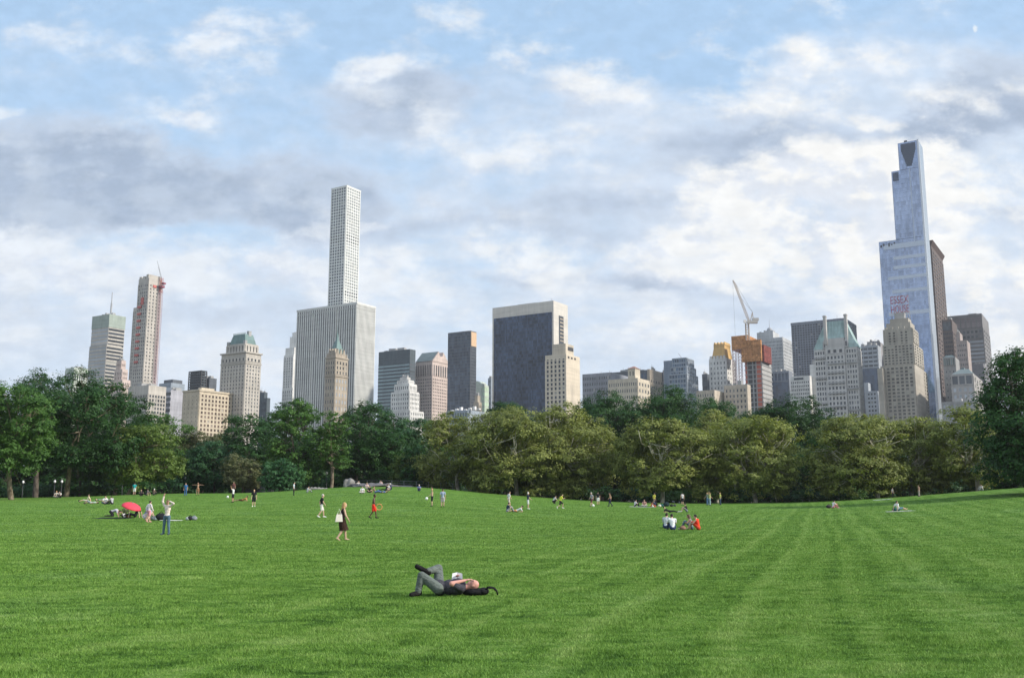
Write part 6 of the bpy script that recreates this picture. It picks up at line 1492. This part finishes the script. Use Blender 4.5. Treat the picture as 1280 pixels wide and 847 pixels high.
# ---------------------------------------------------------------- rocks, path, fence, lamps
ROCK = wallmat('grey_schist', (.115, .11, .115), .4, .2); ROCKL = wallmat('pale_boulder_stone', (.23, .22, .21), .25, .15)
def rock(name, label, px, py, D, w, h, dpt, mat, seed, flat=False, cat='rock', group=None):
    p = at(px, py, D); z = gz(p.x, D)
    rng = np.random.default_rng(seed); bm = bmesh.new(); bmesh.ops.create_icosphere(bm, subdivisions=4, radius=1)
    ph = rng.uniform(0, 6, 12); fr = rng.uniform(1.2, 3.4, (12, 3))*rng.choice([-1, 1], (12, 3))
    for v in bm.verts:
        c = np.array(v.co); k = sum(math.sin(fr[i] @ c*(1+i*.25)+ph[i])/(2.2+i*.8) for i in range(12))
        q = c*(1+.16*k)
        if flat: q[2] = math.copysign(abs(q[2])**.6, q[2])*(1+.30*math.sin(q[0]*9+ph[0])*math.sin(q[1]*6+ph[1])+.18*math.sin(q[0]*17+ph[2]))
        v.co = (q[0]*w/2, q[1]*dpt/2, q[2]*h if q[2] > 0 else q[2]*.3)
    me = bpy.data.meshes.new(name); bm.to_mesh(me); bm.free()
    o = link(name, me, mat); o.location = (p.x, D, z); tag(o, label, cat, group); return o
rock('boulder', 'big rounded pale boulder on top of the mound', 436.5, 605, 150, 2.0, 1.35, 1.7, ROCKL, 3)
rock('rock_outcrop', 'flat grey rock outcrop with people resting on it', 466, 612, 149.5, 7.6, .42, 6, ROCK, 5, True)
rock('rock_outcrop', 'low thin right end of the rock outcrop', 503, 610, 152, 4.5, .22, 3, ROCK, 6, True)
rock('rock', 'brownish small rock right beside the boulder', 446, 606, 151, 1.3, .6, 1, plain('brown_rock', (.25, .19, .14), .9), 8)
rock('rock', 'steep grey rock under the trees left of the mound', 321, 606, 158, 3.6, 2.4, 2.5, ROCK, 12)
rock('rock', 'dark triangular rock in the shade beside the steep grey rock', 331, 609, 156, 2.6, 1.6, 2, wallmat('dark_schist', (.10, .10, .11), .2), 13)
rock('rock', 'narrow pale upright rock right of the dark triangular rock', 337, 606, 157, .9, 1.9, .8, ROCKL, 14)
rock('rock', 'pale low slab at the left foot of the mound', 395, 615.5, 146, 3.2, .25, 1.4, ROCKL, 17, True)
rock('rock', 'pale broken rock behind the bluish small tree', 345, 608, 156, 1.6, 1.1, 1, ROCKL, 19)
# asphalt path curving behind the left trees
mb = MB(); pth = [(x, 154+2.0*math.sin(x*.06), 0) for x in np.linspace(-110, -22, 45)]
vs = []
for x, y, _ in pth: vs += [(x, y, gz(x, y)+.012), (x, y+4.2, gz(x, y+4.2)+.012)]
mb.add(vs, [(2*i, 2*i+2, 2*i+3, 2*i+1) for i in range(len(pth)-1)])
pa = mb.build('path', plain('worn_asphalt', (.17, .17, .18), .9, .15, 1.0)); pa['kind'] = 'structure'
# lamps along the path
def lamp(px, py, D, label):
    p = at(px, py, D); z0 = gz(p.x, D); h = max(2.6, min(4.2, p.z-z0))
    root = empty('park_lamp', label, 'lamp', (p.x, D, z0), 0, 'park lamps among the trees')
    mb = MB(); mb.tube([(0, 0, 0), (0, 0, .5), (0, 0, h-.35)], [.12, .055, .04], 8); mb.tube([(0, 0, h-.35), (0, 0, h-.25)], [.05, .16], 8); mb.build('post', DARKMETAL, root, True)
    mb = MB(); mb.ell((0, 0, h), (Vector((.18, 0, 0)), Vector((0, .18, 0)), Vector((0, 0, .23))), 10); gl_ = mb.build('globe', GLOBE, root, True)
    mb = MB(); mb.tube([(0, 0, h+.26), (0, 0, h+.42)], [.14, .02], 6); mb.build('finial', DARKMETAL, gl_)
GLOBE = plain('white_lamp_globe', (.85, .85, .82), .3, .03)
for px, py, D_, l in ((28.5, 608.5, 157, 'white globe lamp beside the far left trunk'), (68.5, 603, 156, 'higher white globe lamp left of the thick brown trunk'), (77, 606.5, 158, 'white globe lamp touching the thick brown trunk'), (153, 607, 158, 'white globe lamp left of the pale forked trunk'),
                     (231.5, 608, 160, 'white globe lamp over the bluish-clad person'), (288, 607.5, 158, 'white globe lamp above the ball-playing man'), (408, 606.3, 160, 'white globe lamp left of the clean-trunked tree'), (742, 604, 172, 'dim white globe lamp right of the central planes')):
    lamp(px, py, D_, l)
# wire fence along the top of the mound
fr = empty('wire_fence', 'thin dark wire mesh fence behind the outcrop on the mound', 'fence', (at(505, 604, 160).x, 160, gz(at(505, 604, 160).x, 160)))
xs = np.linspace(-8, 12, 11); bx = fr.location.x
for x in xs:
    mb = MB(); z = gz(bx+x, 160)-fr.location.z; mb.tube([(x, 0, z-.1), (x, 0, z+1.15)], .035, 5); mb.build('post', MAST, fr)
mb = MB()
for h in (.3, .7, 1.1): mb.tube([(x, 0, gz(bx+x, 160)-fr.location.z+h) for x in xs], .016, 4)
mb.build('wire', MAST, fr)
